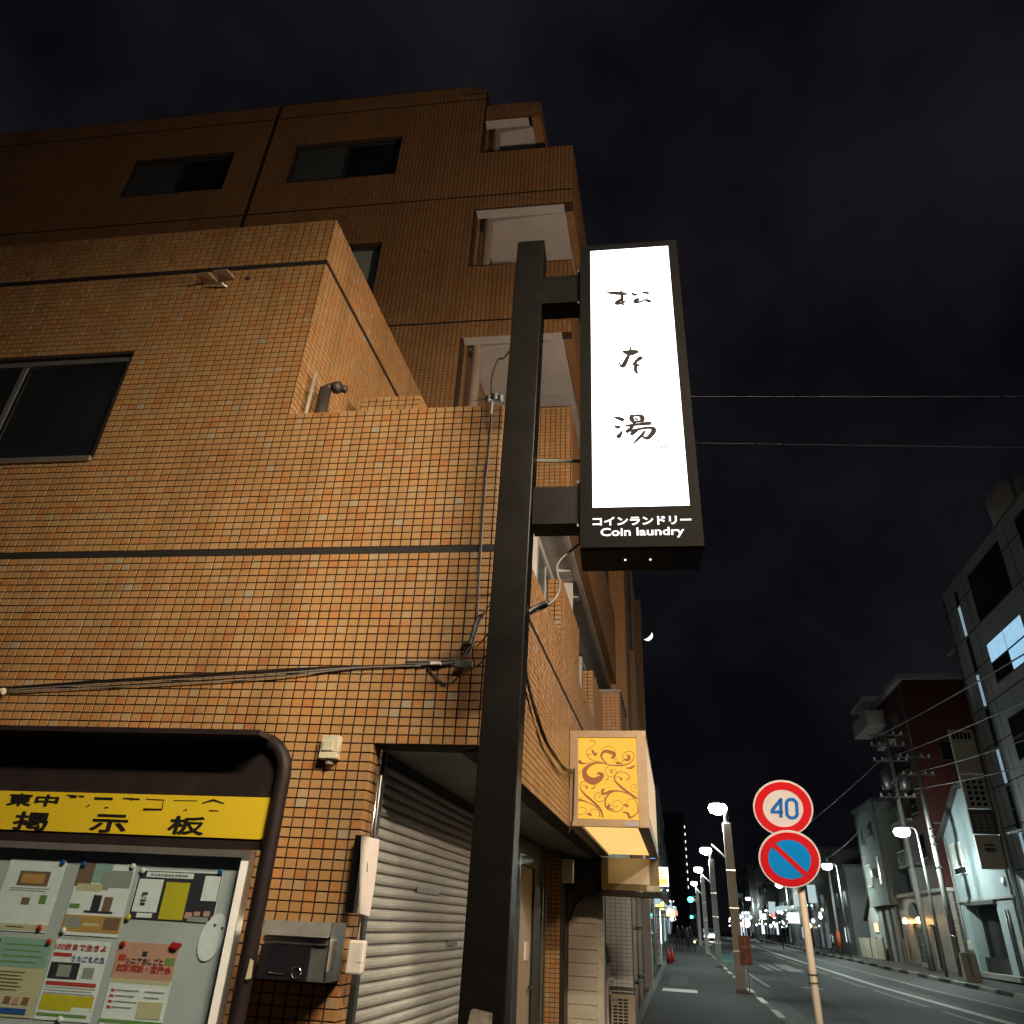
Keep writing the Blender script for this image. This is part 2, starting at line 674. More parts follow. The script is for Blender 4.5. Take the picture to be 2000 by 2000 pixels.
class Tiles:
    """many tiles in one mesh, each with its own 'rnd' value"""
    def __init__(self):
        self.V, self.R = [], []

    def field(self, pt, u0, u1, z0, z1, cols, rows, holes=(), skip=None, gap=0.0056, th=0.0045, singles=None):
        """pt(u, depth, z) -> world, depth 0 is the tile face, th the joint"""
        pu, pz = (u1 - u0) / cols, (z1 - z0) / rows
        g = gap / 2
        for i in range(cols):
            a, b = u0 + i * pu + g * 1.45, u0 + (i + 1) * pu - g * 1.45
            c = (a + b) / 2
            for j in range(rows):
                p, q = z0 + j * pz + g, z0 + (j + 1) * pz - g
                m = (p + q) / 2
                if any(h[0] < c < h[1] and h[2] < m < h[3] for h in holes):
                    continue
                if singles is not None and singles(c, m):
                    SINGLE.append((a, b, p, q))
                    continue
                o = RNG.normal(0, 0.0006)
                i_ = 0.0016
                self.V.append([pt(a, th, p), pt(b, th, p), pt(b, th, q), pt(a, th, q),
                               pt(a + i_, o, p + i_), pt(b - i_, o, p + i_), pt(b - i_, o, q - i_), pt(a + i_, o, q - i_)])

    def build(self, name, parent):
        n = len(self.V)
        o0 = np.array(BASE[parent.name])
        V = np.array(self.V).reshape(-1, 3) - o0
        quads = np.array([(4, 5, 6, 7), (0, 1, 5, 4), (1, 2, 6, 5), (2, 3, 7, 6), (3, 0, 4, 7)])
        F = (np.arange(n)[:, None, None] * 8 + quads[None]).reshape(-1, 4)
        me = bpy.data.meshes.new(name)
        me.from_pydata(V.tolist(), [], F.tolist())
        at = me.attributes.new('rnd', 'FLOAT', 'POINT')
        at.data.foreach_set('value', np.repeat(RNG.random(n), 8).astype(np.float32))
        me.materials.append(MATS['tile_field'])
        o = bpy.data.objects.new(name, me)
        col.objects.link(o)
        o.parent = parent
        o['kind'] = 'stuff'
        return o


SINGLE = []
# ------------------------------------------------------------------ ground
def sheet(name, x0, x1, y0, y1, z0, z1, m, ny=1):
    mb = MB()
    mb.poly([(x0, y0, z0), (x1, y0, z1), (x1, y1, z1), (x0, y1, z0)])
    o = mb.build(name, m, recalc=False)
    o['kind'] = 'structure'
    return o


GY0, GSL, GY1 = 40.0, 0.008, 160.0


def zg(y):
    return GSL * (min(max(y, GY0), GY1) - GY0)


def strip(name, x0, x1, y0, y1, za, zb, m):
    """a sheet that follows the gentle rise of the street beyond forty metres"""
    ys = [y0] + [y for y in (GY0, GY1) if y0 < y < y1] + [y1]
    mb = MB()
    for p, q in zip(ys, ys[1:]):
        mb.poly([(x0, p, za + zg(p)), (x1, p, zb + zg(p)), (x1, q, zb + zg(q)), (x0, q, za + zg(q))])
    o = mb.build(name, m, recalc=False)
    o['kind'] = 'structure'
    return o


sheet('ground', -400, 400, -60, 900, -0.16, -0.16, 'asphalt_walk')
strip('road', 2.22, 12.75, -60, 700, -0.1, -0.1, 'asphalt')
strip('pavement', -14, 2.06, -60, 700, 0.0, 0.0, 'asphalt_walk')
strip('far_pavement', 12.9, 40, -60, 700, 0.05, 0.31, 'asphalt_walk')


def line_strip(name, x0, x1, y0, y1, m='road_paint', z=-0.096):
    return strip(name, x0, x1, y0, y1, z, z, m)


line_strip('centre_line', 8.05, 8.38, 4, 300)
for k in range(12):
    line_strip('lane_dash', 7.27, 7.42, 20 + k * 9, 27.5 + k * 9, 'road_paint_old')
line_strip('edge_and_glint_line', 10.2, 10.36, 4, 300, 'road_paint_old')  # pale strip painted in place of a bluish reflection on the asphalt
line_strip('edge_and_glint_line', 3.1, 3.24, 34, 300, 'road_paint_old')
# worn lettering painted across the near lane
for k, (xa, xb) in enumerate(((4.5, 4.8), (5.0, 5.3), (5.6, 6.4))):
    line_strip('road_lettering', xa, xb, 48, 54 + k, 'road_paint_old')
line_strip('road_lettering', 5.4, 6.6, 50, 51.0, 'road_paint_old', -0.092)
for y0, y1 in ((26.5, 27.8),):
    line_strip('pavement_paint', -0.62, 0.42, y0, y1, 'road_paint', 0.004)
strip('green_paint', 2.6, 4.2, 55, 70, -0.092, -0.092, mat('green_paint', (0.03, 0.16, 0.14), 0.7, var=0.3))
o = MB().lathe([(0.02, 0), (0.42, 0), (0.42, 0.006), (0.02, 0.006)], (4.9, 35.0, -0.1), 20).build('manhole_cover', 'steel_dull', origin=(4.9, 35, -0.1))
tag(o, 'round iron manhole cover catching light in the near lane', 'manhole')
mat('patch', (0.022, 0.022, 0.023), 0.85, var=0.4, scale=5, bump=0.4, bscale=140)
mat('patch_pale', (0.055, 0.055, 0.053), 0.8, var=0.4, scale=5, bump=0.4, bscale=140)
for x0_, x1_, y0_, y1_, z_, m_ in ((2.9, 4.3, 22, 39, -0.097, 'patch'), (5.6, 6.8, 27, 34, -0.097, 'patch_pale'), (9.0, 10.0, 26, 46, -0.097, 'patch'), (4.6, 5.0, 41, 60, -0.0975, 'patch_pale'), (11.0, 12.3, 30, 42, -0.097, 'patch_pale'), (0.3, 1.3, 14, 22, 0.003, 'patch'), (-0.5, 0.2, 29.5, 36, 0.003, 'patch_pale')):
    strip('asphalt_patch', x0_, x1_, y0_, y1_, z_, z_, m_)

kerb = bpy.data.objects.new('kerb', None)
col.objects.link(kerb)
kerb['kind'] = 'structure'
BASE['kerb'] = (0, 0, 0)
mat('kerb_pale', (0.70, 0.67, 0.56), 0.75, var=0.25, scale=6)
kb = {}
for nm, mm in (('pale', 'kerb_pale'), ('dull', 'kerb')):
    me_o = MB().box(-0.08, 0.08, 0.01, 1.94, -0.15, 0.012).build('kerb_stone', mm, kerb)
    kb[nm] = me_o
    me_o.location = (2.14, 1.0 if nm == 'pale' else 2.95, 0)
for k in range(1, 34):
    for j, nm in enumerate(('pale', 'dull')):
        c = kb[nm].copy()
        c.parent = kerb
        c.location = (2.14, 1.0 + k * 3.9 + j * 1.95, zg(2 + k * 3.9 + j * 1.95))
        col.objects.link(c)
for k in range(0, 28):
    for j, nm in enumerate(('pale', 'dull')):
        c = kb[nm].copy()
        c.parent = kerb
        c.location = (12.82, 24.0 + k * 3.9 + j * 1.95, 0.05 + zg(25 + k * 3.9 + j * 1.95))
        col.objects.link(c)
# low stone edging along the shop fronts
for k in range(20):
    c = kb['dull'].copy()
    c.parent = kerb
    c.location = (-0.86, 12.1 + k * 1.95, 0.1 + zg(13 + k * 1.95))
    col.objects.link(c)

# ------------------------------------------------------------------ the tiled building
B0 = (XC, 3.941, 0.0)
bld = thing('tiled_building', 'five storey orange brown tiled building with stepped terrace and corner balconies', 'building', B0)
D1, D2 = 4.0, 7.54
TP = 0.0648
XV = FR(-2.28, D1, 0)[0]
PF1 = lambda u, d, z: FR(u, D1 + d, z)
PF2 = lambda u, d, z: FR(u, D2 + d, z)
PR = lambda u, d, z: (XC - d, u, z)
PV = lambda u, d, z: (XV - d, u, z)
SE1 = s_at_x(XC - 0.006, D1 + 0.006)
SE2 = s_at_x(XC - 0.006, D2 + 0.006)
YC = FR(SE1, D1 + 0.006, 0)[1]

# backing walls (the joints between the tiles)
mb = MB()
mb.box(-14, -1.334, D1 + 0.006, D1 + 0.2, 0, 2.42, FR)
mb.prism([FR(-14, D1 + 0.006, 0), (XC - 0.006, YC, 0), (XC - 0.156, YC + 0.16, 0), FR(-14, D1 + 0.17, 0)], 2.42, 4.362)
mb.prism([FR(-3.735, D1 + 0.006, 0), (XC - 0.006, YC, 0), (XC - 0.156, YC + 0.16, 0), FR(-3.735, D1 + 0.17, 0)], 4.362, 4.718)
mb.box(-14, -6.2, D1 + 0.006, D1 + 0.17, 4.362, 4.718, FR)
walls(lambda u, d, z: (XC - d, u, z), YC + 0.165, 12.0, 2.42, 4.718, 0.006, 0.156, [(5.0, 6.9, 4.075, 5), (8.44, 10.05, 4.075, 5)], mb)
mb.build('lower_wall', 'grout', bld)
mb = MB()
walls(FR, -14, -2.287, 4.722, 6.79, D1 + 0.006, D1 + 0.17, [(-6.2, -3.735, 4.3, 5.395)], mb)
mb.box(XV - 0.156, XV - 0.006, FR(-2.287, D1 + 0.175, 0)[1], 7.52, 3.0, 6.79)
mb.box(-14, -2.45, D1 + 0.18, D2, 6.6, 6.7, FR)
mb.build('terrace_block_wall', 'grout', bld)
win_holes = []
for zf in (6.3, 9.0, 11.7):
    for sa, sb in ((-8.52, -6.54), (-5.395, -3.44)):
        win_holes.append((sa, sb, zf + 0.76, zf + 1.77))
open_holes = [(-2.0, 0.5, 7.43, 8.71), (-2.0, 0.5, 10.12, 11.365), (-2.0, 0.5, 12.8, 20), (-1.03, 0.5, 3.0, 5.97)]
mb = MB()
walls(FR, -14, SE2, 3.0, 14.54, D2 + 0.006, D2 + 0.16, win_holes + open_holes, mb)
mb.box(-14, -2.478, D2 + 0.006, D2 + 0.16, 14.54, 14.76, FR)
mb.build('upper_wall', 'grout_high', bld)
MB().extrude([(-2.477, 14.542), (-2.0, 14.542), (-2.477, 14.77)], lambda a, d, b: FR(a, d, b), D2 + 0.002, D2 + 0.155).build('roof_slope', 'tile_far', bld)
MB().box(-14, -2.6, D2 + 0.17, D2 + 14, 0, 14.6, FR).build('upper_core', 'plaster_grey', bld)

# black joint lines in the tiling
mb = MB()
mb.box(-14, s_at_x(XC - 0.003, D1), D1 + 0.003, D1 + 0.012, 3.59, 3.635, FR)
mb.box(-14, -2.28, D1 + 0.003, D1 + 0.012, 6.262, 6.308, FR)
mb.box(XV - 0.012, XV - 0.003, FR(-2.28, D1, 0)[1], 7.5, 6.262, 6.308)
mb.box(XC - 0.012, XC - 0.003, YC, 12.0, 3.59, 3.635)
mb.build('joint_line', 'groove_black', bld)
mb = MB()
for z in (9.0, 11.7):
    mb.box(-14, SE2, D2 + 0.003, D2 + 0.012, z - 0.014, z + 0.014, FR)
mb.box(-14, -2.0, D2 + 0.003, D2 + 0.012, 14.318, 14.342, FR)
for s in (-2.62, -5.96, -9.3):
    for za, zb in ((6.0, 8.98), (9.02, 11.68), (11.72, 14.31), (14.35, 14.52)):
        mb.box(s - 0.014, s + 0.014, D2 + 0.003, D2 + 0.012, za, zb, FR)
mb.build('joint_line', 'groove_black', bld)

# the tiles
T = Tiles()
ue = lambda k: -1.326 + k * TP
hole_w = [(-9, -3.735, 4.36, 5.40)]
T.field(PF1, ue(-75), ue(0), 2.42 - 49 * 0.0488, 2.42, 75, 49, singles=lambda c, m: c > ue(-10) and m > 2.42 - 30 * 0.0488)
T.field(PF1, ue(-75), ue(9), 2.42, 3.59, 84, 24)
T.field(PF1, ue(-75), ue(9), 3.635, 4.727, 84, 22, hole_w)
T.field(PF1, ue(9), s_at_x(XC, D1), 2.42, 3.59, 1, 24)
T.field(PF1, ue(9), s_at_x(XC, D1), 3.635, 4.727, 1, 22)
T.field(PF1, ue(-75), ue(-15), 4.727, 6.26, 60, 31, hole_w)
T.field(PF1, ue(-75), ue(-15), 6.31, 6.80, 60, 10)
T.field(PF1, ue(-15), -2.28, 4.727, 6.26, 1, 31)
T.field(PF1, ue(-15), -2.28, 6.31, 6.80, 1, 10)
yv = FR(-2.28, D1, 0)[1]
T.field(PV, yv, yv + 55 * TP, 3.635, 4.727, 55, 22)
T.field(PV, yv, yv + 55 * TP, 4.727, 6.26, 55, 31)
T.field(PV, yv, yv + 55 * TP, 6.31, 6.80, 55, 10)
notch = [(5.0, 6.9, 4.075, 5), (8.44, 10.05, 4.075, 5)]
T.field(PR, YC, YC + 123 * TP, 2.42, 3.59, 123, 24)
T.field(PR, YC, YC + 123 * TP, 3.635, 4.727, 123, 22, notch)
# reveals of the two slots in the parapet, and the jamb beside the roller shutter
for y in (6.9, 10.05):
    T.field(lambda u, d, z, y=y: (u, y - 0.006 + d, z), XC - 0.15, XC, 4.075, 4.727, 2, 13)
XJ = FR(-1.326, D1, 0)[0]
T.field(lambda u, d, z: (XJ + 0.001 - d, u, z), 3.90, 4.03, 2.42 - 49 * 0.0488, 2.42, 2, 49)
# terrace wall stub
T.field(lambda u, d, z: FR(u, 4.75 + d, z), -2.085, -1.567, 4.468, 5.45, 8, 20)
T.field(lambda u, d, z: (FR(-1.567, 4.75, 0)[0] - d, u, z), 4.63, 5.4, 4.468, 5.45, 12, 20)
UE2 = -12.2
NC2 = int(round((s_at_x(XC, D2) - UE2) / TP))
vj = [(s - 0.016, s + 0.016, 0, 20) for s in (-2.62, -5.96, -9.3)]
wj = [(a, b, c - 0.03, d + 0.01) for a, b, c, d in win_holes]
T.field(PF2, UE2 + (NC2 - 24) * TP, s_at_x(XC, D2), 5.97, 7.02, 24, 21)
for za, zb, nr in ((7.02, 8.985, 40), (9.015, 11.685, 54), (11.715, 14.315, 53), (14.345, 14.74, 8)):
    T.field(PF2, UE2, s_at_x(XC, D2), za, zb, NC2, nr, wj + vj + open_holes + ([(-2.49, 1, 14.5, 20)] if zb > 14.4 else []), gap=0.006)
T.field(PF2, -2.0, -1.11, 13.70, 14.115, 14, 8)
tf = T.build('tile_field', bld)
# the nearest tiles, each one by itself
me0 = None
for a, b, p, q in SINGLE:
    if me0 is None:
        w, h = b - a, q - p
        i_ = 0.0016
        t = MB()
        vs = [FR(x, d, z) for x, d, z in ((-w / 2, 0.006, -h / 2), (w / 2, 0.006, -h / 2), (w / 2, 0.006, h / 2), (-w / 2, 0.006, h / 2),
                                          (-w / 2 + i_, 0, -h / 2 + i_), (w / 2 - i_, 0, -h / 2 + i_), (w / 2 - i_, 0, h / 2 - i_), (-w / 2 + i_, 0, h / 2 - i_))]
        me0 = bpy.data.meshes.new('tile')
        me0.from_pydata(vs, [], [(4, 5, 6, 7), (0, 1, 5, 4), (1, 2, 6, 5), (2, 3, 7, 6), (3, 0, 4, 7)])
        me0.materials.append(MATS['tile_single'])
    o = bpy.data.objects.new('tile', me0)
    c = PF1((a + b) / 2, random.gauss(0, 0.0005), (p + q) / 2)
    o.location = (c[0] - B0[0], c[1] - B0[1], c[2] - B0[2])
    o.parent = bld
    col.objects.link(o)

# stub behind the terrace parapet, slabs, soffits
mb = MB()
mb.box(-2.085, -1.575, 4.756, 5.1, 3.6, 5.44, FR)
mb.build('terrace_stub', 'grout', bld)
mb = MB()
mb.prism([FR(-2.4, D1 + 0.2, 0), (XC - 0.17, 4.2, 0), (XC - 0.17, 12.0, 0), (-2.5, 12.0, 0)], 3.4, 3.56)
mb.build('terrace_floor', 'concrete', bld)
mb = MB()
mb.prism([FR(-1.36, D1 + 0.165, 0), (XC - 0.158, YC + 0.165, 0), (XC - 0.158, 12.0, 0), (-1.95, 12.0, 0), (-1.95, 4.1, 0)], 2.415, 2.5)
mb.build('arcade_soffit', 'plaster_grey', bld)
# corner balconies: ceilings, side beams with parapets, inner walls, drain pipes
mb = MB()
for z in (8.72, 11.375):
    mb.box(-2.5, XC - 0.128, 7.66, 12.3, z, z + 0.25)
mb.box(-2.5, -1.72, 7.66, 12.3, 13.70, 13.95)
mb.box(-1.52, XC - 0.2, 7.66, 29, 5.99, 6.2)
for z in (8.71, 11.365, 13.69):
    mb.box(-1.995, SE2 - 0.13 if z < 13 else -1.25, D2 + 0.012, D2 + 0.165, z - 0.012, z - 0.002, FR)
mb.build('balcony_ceiling', 'plaster_white', bld)
mb = MB()
mb.box(XC - 0.197, XC - 0.128, 7.6, 29, 5.95, 6.2)
mb.build('ceiling_trim', 'plaster_white', bld)
mb = MB()
for za, zb in ((5.97, 7.43), (8.71, 10.12), (11.365, 12.8)):
    mb.box(XC - 0.126, XC - 0.004, FR(SE2, D2 + 0.16, 0)[1] + 0.002, 29, za, zb)
mb.box(-1.715, -1.57, 7.47, 12.3, 13.69, 14.12)
mb.box(-2.5, -1.716, 7.62, 12.3, 13.952, 14.12)
mb.build('street_parapet', 'tile_far', bld)
mb = MB()
mb.box(-2.66, -2.512, FR(-2.0, D2 + 0.165, 0)[1], 12.5, 6.0, 14.52)
mb.build('balcony_side_wall', 'tile_far', bld)
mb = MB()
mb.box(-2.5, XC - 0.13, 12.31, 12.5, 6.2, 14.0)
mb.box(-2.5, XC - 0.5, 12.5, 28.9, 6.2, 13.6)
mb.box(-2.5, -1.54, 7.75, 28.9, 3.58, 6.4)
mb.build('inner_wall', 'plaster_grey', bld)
mb = MB()
mb.box(XC - 0.126, XC - 0.006, 12.01, 29, 2.42, 4.72)
mb.build('street_wall', 'tile_far', bld)
for z0, z1 in ((7.3, 8.72), (10.0, 11.375), (12.7, 13.7)):
    MB().tube([(-2.36, 7.63, z0), (-2.36, 7.63, z1)], 0.072, 16, cap=False).build('drain_pipe', 'pipe_tan', bld, True)
# projecting bays further along the street face
for k, (ya, yb, xo, za, zb) in enumerate(((11.4, 13.0, -0.71, 2.9, 4.79), (15.0, 16.6, -0.78, 4.9, 9.4), (19, 21, -0.75, 3.0, 8.0), (24, 25.5, -0.74, 3.0, 11.5))):
    b = MB().box(XC - 0.12, xo, ya, yb, za, zb).build('bay', 'tile_far', bld)
    MB().box(XC - 0.1, xo + 0.02, ya - 0.02, yb + 0.02, zb + 0.002, zb + 0.05).build('coping', 'concrete', b)
for y in (17.2, 22.4):
    MB().tube([(XC + 0.06, y, 3.0), (XC + 0.06, y, 12.4)], 0.05, 8, cap=False).build('downpipe', 'plaster_grey', bld, True)

# small ceiling fittings of the street balcony
for y in (9.35, 10.3):
    MB().box(-1.42, -1.22, y, y + 0.12, 5.95, 5.985).build('ceiling_vent', 'plaster_white', bld)


def sliding_window(pt, u0, u1, z0, z1, parent, name='window', frame='alu_dark', panes=('window_frost', 'window_dark'), fw=0.045, split=None, depth=0.09, sill=None):
    f = MB()
    for a, b, c, d in ((u0, u1, z0, z0 + fw), (u0, u1, z1 - fw, z1), (u0, u0 + fw, z0 + fw, z1 - fw), (u1 - fw, u1, z0 + fw, z1 - fw)):
        f.box(a, b, depth - 0.03, depth + 0.04, c, d, pt)
    w = f.build(name, frame, parent)
    m = split if split is not None else (u0 + u1) / 2
    for k, (a, b) in enumerate(((u0 + fw, m), (m, u1 - fw))):
        MB().box(a, b, depth + 0.012 * k, depth + 0.012 * k + 0.006, z0 + fw, z1 - fw, pt).build('pane', panes[k], w)
    MB().box(m - 0.022, m + 0.022, depth - 0.012, depth - 0.001, z0 + fw, z1 - fw, pt).build('mullion', frame, w)
    if sill:
        MB().box(u0 - 0.01, u1 + 0.01, -0.03, depth - 0.032, z0 - 0.005, z0 + 0.03, pt).build('sill', sill, w)
    return w


for a, b, c, d in win_holes:
    pn = ('window_frost', 'window_dark')
    if abs(c - 9.76) < 0.05 and a > -6:
        pn = ('window_pale', 'window_pale')
    sliding_window(PF2, a, b, c, d, bld, panes=pn)
w = sliding_window(PF1, -6.2, -3.737, 4.372, 5.393, bld, frame='alu', panes=('window_dark', 'window_dark'), split=-4.70, depth=0.07, sill='alu')
for y0, y1 in ((8.1, 9.75), (13.05, 14.4), (17.5, 19.0)):
    sliding_window(lambda u, d, z: (-1.54 + 0.055 - d, u, z), y0, y1, 4.3, 5.93, bld, name='balcony_window', frame='alu_white', fw=0.11, depth=0.03)
MB().box(-1.535, -1.25, 9.80, 9.83, 4.0, 5.985).build('partition', 'plaster_white', bld)

# ground floor behind the arcade: roller shutter set back along the street, then a service door
sh = thing('roller_shutter', 'grey green roller shutter of horizontal slats under the tiled corner', 'shutter', (-1.64, 4.1, 0))
XS = -1.64
prof = [(0.0, 0.0), (0.011, 0.006), (0.015, 0.02), (0.014, 0.036), (0.007, 0.048), (-0.004, 0.0505), (-0.004, 0.055), (-0.02, 0.055), (-0.02, 0.0)]
me_s = None
for k in range(41):
    if me_s is None:
        mb = MB()
        mb.extrude([(p[0], p[1]) for p in prof], lambda a, d, b: (XS + a, d, b), 4.13, 8.1)
        s_o = mb.build('slat', 'shutter_grey', sh)
        me_s = s_o.data
        s_o.location = (0, 0, 0.02)
    else:
        s_o = bpy.data.objects.new('slat', me_s)
        col.objects.link(s_o)
        s_o.parent = sh
        s_o.location = (0, 0, 0.02 + k * 0.0575)
MB().box(XS - 0.05, XS + 0.05, 4.085, 4.128, 0, 2.41).box(XS - 0.05, XS + 0.05, 8.102, 8.16, 0, 2.41).build('guide_rail', 'alu_dark', sh)
MB().box(XS - 0.05, XS + 0.04, 4.13, 8.1, 2.376, 2.413).build('head_rail', 'groove_black', sh)
MB().box(XS + 0.012, XS + 0.02, 5.0, 5.5, 1.735, 1.765).build('maker_plate', 'steel_dull', sh)
MB().box(XS + 0.012, XS + 0.03, 5.8, 6.05, 1.43, 1.46).build('latch', 'steel', sh)
MB().box(XS - 0.3, XS - 0.06, 4.1, 8.2, 0, 2.41).build('backing', 'groove_black', sh)

dr = thing('service_door', 'narrow beige door in a dark frame beyond the roller shutter', 'door', (-1.62, 8.6, 0))
MB().box(-1.7, -1.60, 8.2, 8.42, 0, 2.41).box(-1.7, -1.60, 9.25, 9.75, 0, 2.41).box(-1.7, -1.60, 8.42, 9.25, 2.14, 2.41).build('frame', mat('navy_dark', (0.012, 0.014, 0.022), 0.35), dr)
MB().box(-1.68, -1.625, 8.425, 9.245, 0.02, 2.135).build('leaf', mat('door_beige', (0.48, 0.40, 0.29), 0.5, var=0.15, scale=2, stretch=(1, 1, 0.3)), dr)
MB().box(-1.624, -1.6, 8.85, 9.0, 1.25, 1.42).build('paper_slip', 'white_plastic', dr)
MB().tube([(-1.62, 9.12, 1.0), (-1.57, 9.12, 1.0), (-1.57, 8.98, 1.0)], 0.014, 8).build('handle', 'alu_dark', dr, True)
MB().box(-1.66, -1.585, 9.76, 9.86, 0, 2.41).box(-1.66, -1.57, 9.92, 10.0, 0, 2.41).build('sash_rail', 'steel', dr)
MB().box(-1.7, -1.64, 9.86, 9.92, 0, 2.41).build('sash_channel', 'groove_black', dr)
pl = thing('tiled_pier', 'slim orange tiled pier between the service door and the cream shutter case', 'pillar', (-1.53, 10.3, 0))
MB().box(-1.62, -1.446, 10.306, 10.75, 0, 2.41).build('core', 'grout', pl)
for i in range(3):
    for j in range(49):
        if i == 0 and j == 0:
            q = MB().box(-1.5555, -1.5045, 10.3, 10.306, 0.004, 0.0455).build('tile', 'tile_single', pl)
            me_t = q.data
        else:
            q = bpy.data.objects.new('tile', me_t)
            col.objects.link(q)
            q.parent = pl
        q.location = (-1.62 + 0.029 + i * 0.058 + 1.53, 0, j * 0.0491)
bx = thing('meter_box', 'small white box under the arcade soffit beside the tiled pier', 'box', (-1.36, 10.3, 2.1))
MB().box(-1.44, -1.29, 10.3, 10.42, 2.06, 2.33).build('case', 'white_plastic', bx, bevel=0.008)
MB().box(-1.43, -1.30, 10.292, 10.299, 2.08, 2.31).build('lid', 'cream_plastic', bx)
ss = thing('shutter_case', 'tall cream panelled shutter case facing the pavement under the arcade', 'shutter', (-1.3, 11.7, 0))
MB().box(-1.60, -1.535, 11.62, 11.9, 0, 2.0).build('brown_jamb', mat('jamb_brown', (0.12, 0.075, 0.05), 0.6, var=0.3), ss)
MB().box(-1.54, -1.04, 11.71, 11.95, 0, 2.02).build('frame', mat('cream_paint', (0.60, 0.58, 0.49), 0.55, var=0.2, dirt=(0.42, 0.40, 0.33)), ss)
me_p = None
for k in range(12):
    if me_p is None:
        q = MB().box(-1.52, -1.125, 11.685, 11.709, 0.0, 0.150).build('panel', 'cream_paint', ss)
        me_p = q.data
        q.location = (0, 0, 0.05)
    else:
        q = bpy.data.objects.new('panel', me_p)
        col.objects.link(q)
        q.parent = ss
        q.location = (0, 0, 0.05 + k * 0.158)
MB().tube([(-1.5, 11.6, 1.65), (-1.42, 11.58, 1.86), (-1.25, 11.56, 1.99), (-1.05, 11.55, 2.02)], 0.016, 6).build('cable', 'cable_black', ss, True)
# ------------------------------------------------------------------ black post with the lit bath-house sign
DS = 3.05
sg = thing('sign_post', 'tall square black steel post holding a lit white vertical sign by the corner', 'sign', FR(-0.48, DS + 0.1, 0))
PP = lambda u, d, z: FR(u + (z - 5.22) * 0.0114, d, z)
MB().box(-0.5263, -0.3608, DS, DS + 0.166, 0.03, 5.22, PP).build('post', 'black_paint', sg, bevel=0.006)
MB().box(-0.522, -0.365, DS + 0.004, DS + 0.162, 5.222, 5.23, PP).build('post_cap', 'black_paint', sg)
MB().box(-0.72, -0.30, DS - 0.12, DS + 0.28, 0.0, 0.03, FR).build('base_plate', 'black_paint', sg)
for za, zb in ((4.7145, 4.9288), (3.2687, 3.4752)):
    am = MB().box(-0.376, -0.135, DS + 0.018, DS + 0.148, za, zb, FR).build('arm', 'black_paint', sg)
    MB().box(-0.158, -0.147, DS + 0.012, DS + 0.16, za - 0.03, zb + 0.03, FR).build('flange', 'black_paint', am)
    for zz in (za - 0.018, zb + 0.018):
        MB().lathe([(0.008, -0.006), (0.008, 0)], FR(-0.152, DS + 0.011, zz), 6, 'y').build('bolt', 'steel_dull', am)
cab = MB()
S0, S1, Z0, Z1 = -0.1447, 0.4165, 3.1188, 5.1221
PA, PB, PC, PE = -0.0845, 0.3677, 3.3306, 5.0969
cab.box(S0, S1, DS + 0.012, DS + 0.218, Z0, Z1, FR)
cabinet = cab.build('cabinet', 'black_paint', sg)
for a, b, c, d in ((S0, PA, Z0, Z1), (PB, S1, Z0, Z1), (PA, PB, Z0, PC), (PA, PB, PE, Z1)):
    MB().box(a, b, DS - 0.020, DS + 0.010, c, d, FR).build('rim', 'rim_grey', cabinet)
    MB().box(a, b, DS + 0.220, DS + 0.240, c, d, FR).build('rim', 'black_paint', cabinet)
MB().box(PA, PB, DS - 0.002, DS + 0.009, PC + 0.001, PE - 0.001, FR).build('lit_panel', 'sign_white', sg)
MB().box(PA, PB, DS + 0.221, DS + 0.230, PC + 0.001, PE - 0.001, FR).build('lit_panel', 'sign_white', sg)
for s in (0.0636, 0.1804):
    MB().lathe([(0.005, -0.004), (0.005, 0.0)], FR(s, DS + 0.113, Z0), 10).build('drain_hole', 'sign_letter', cabinet)
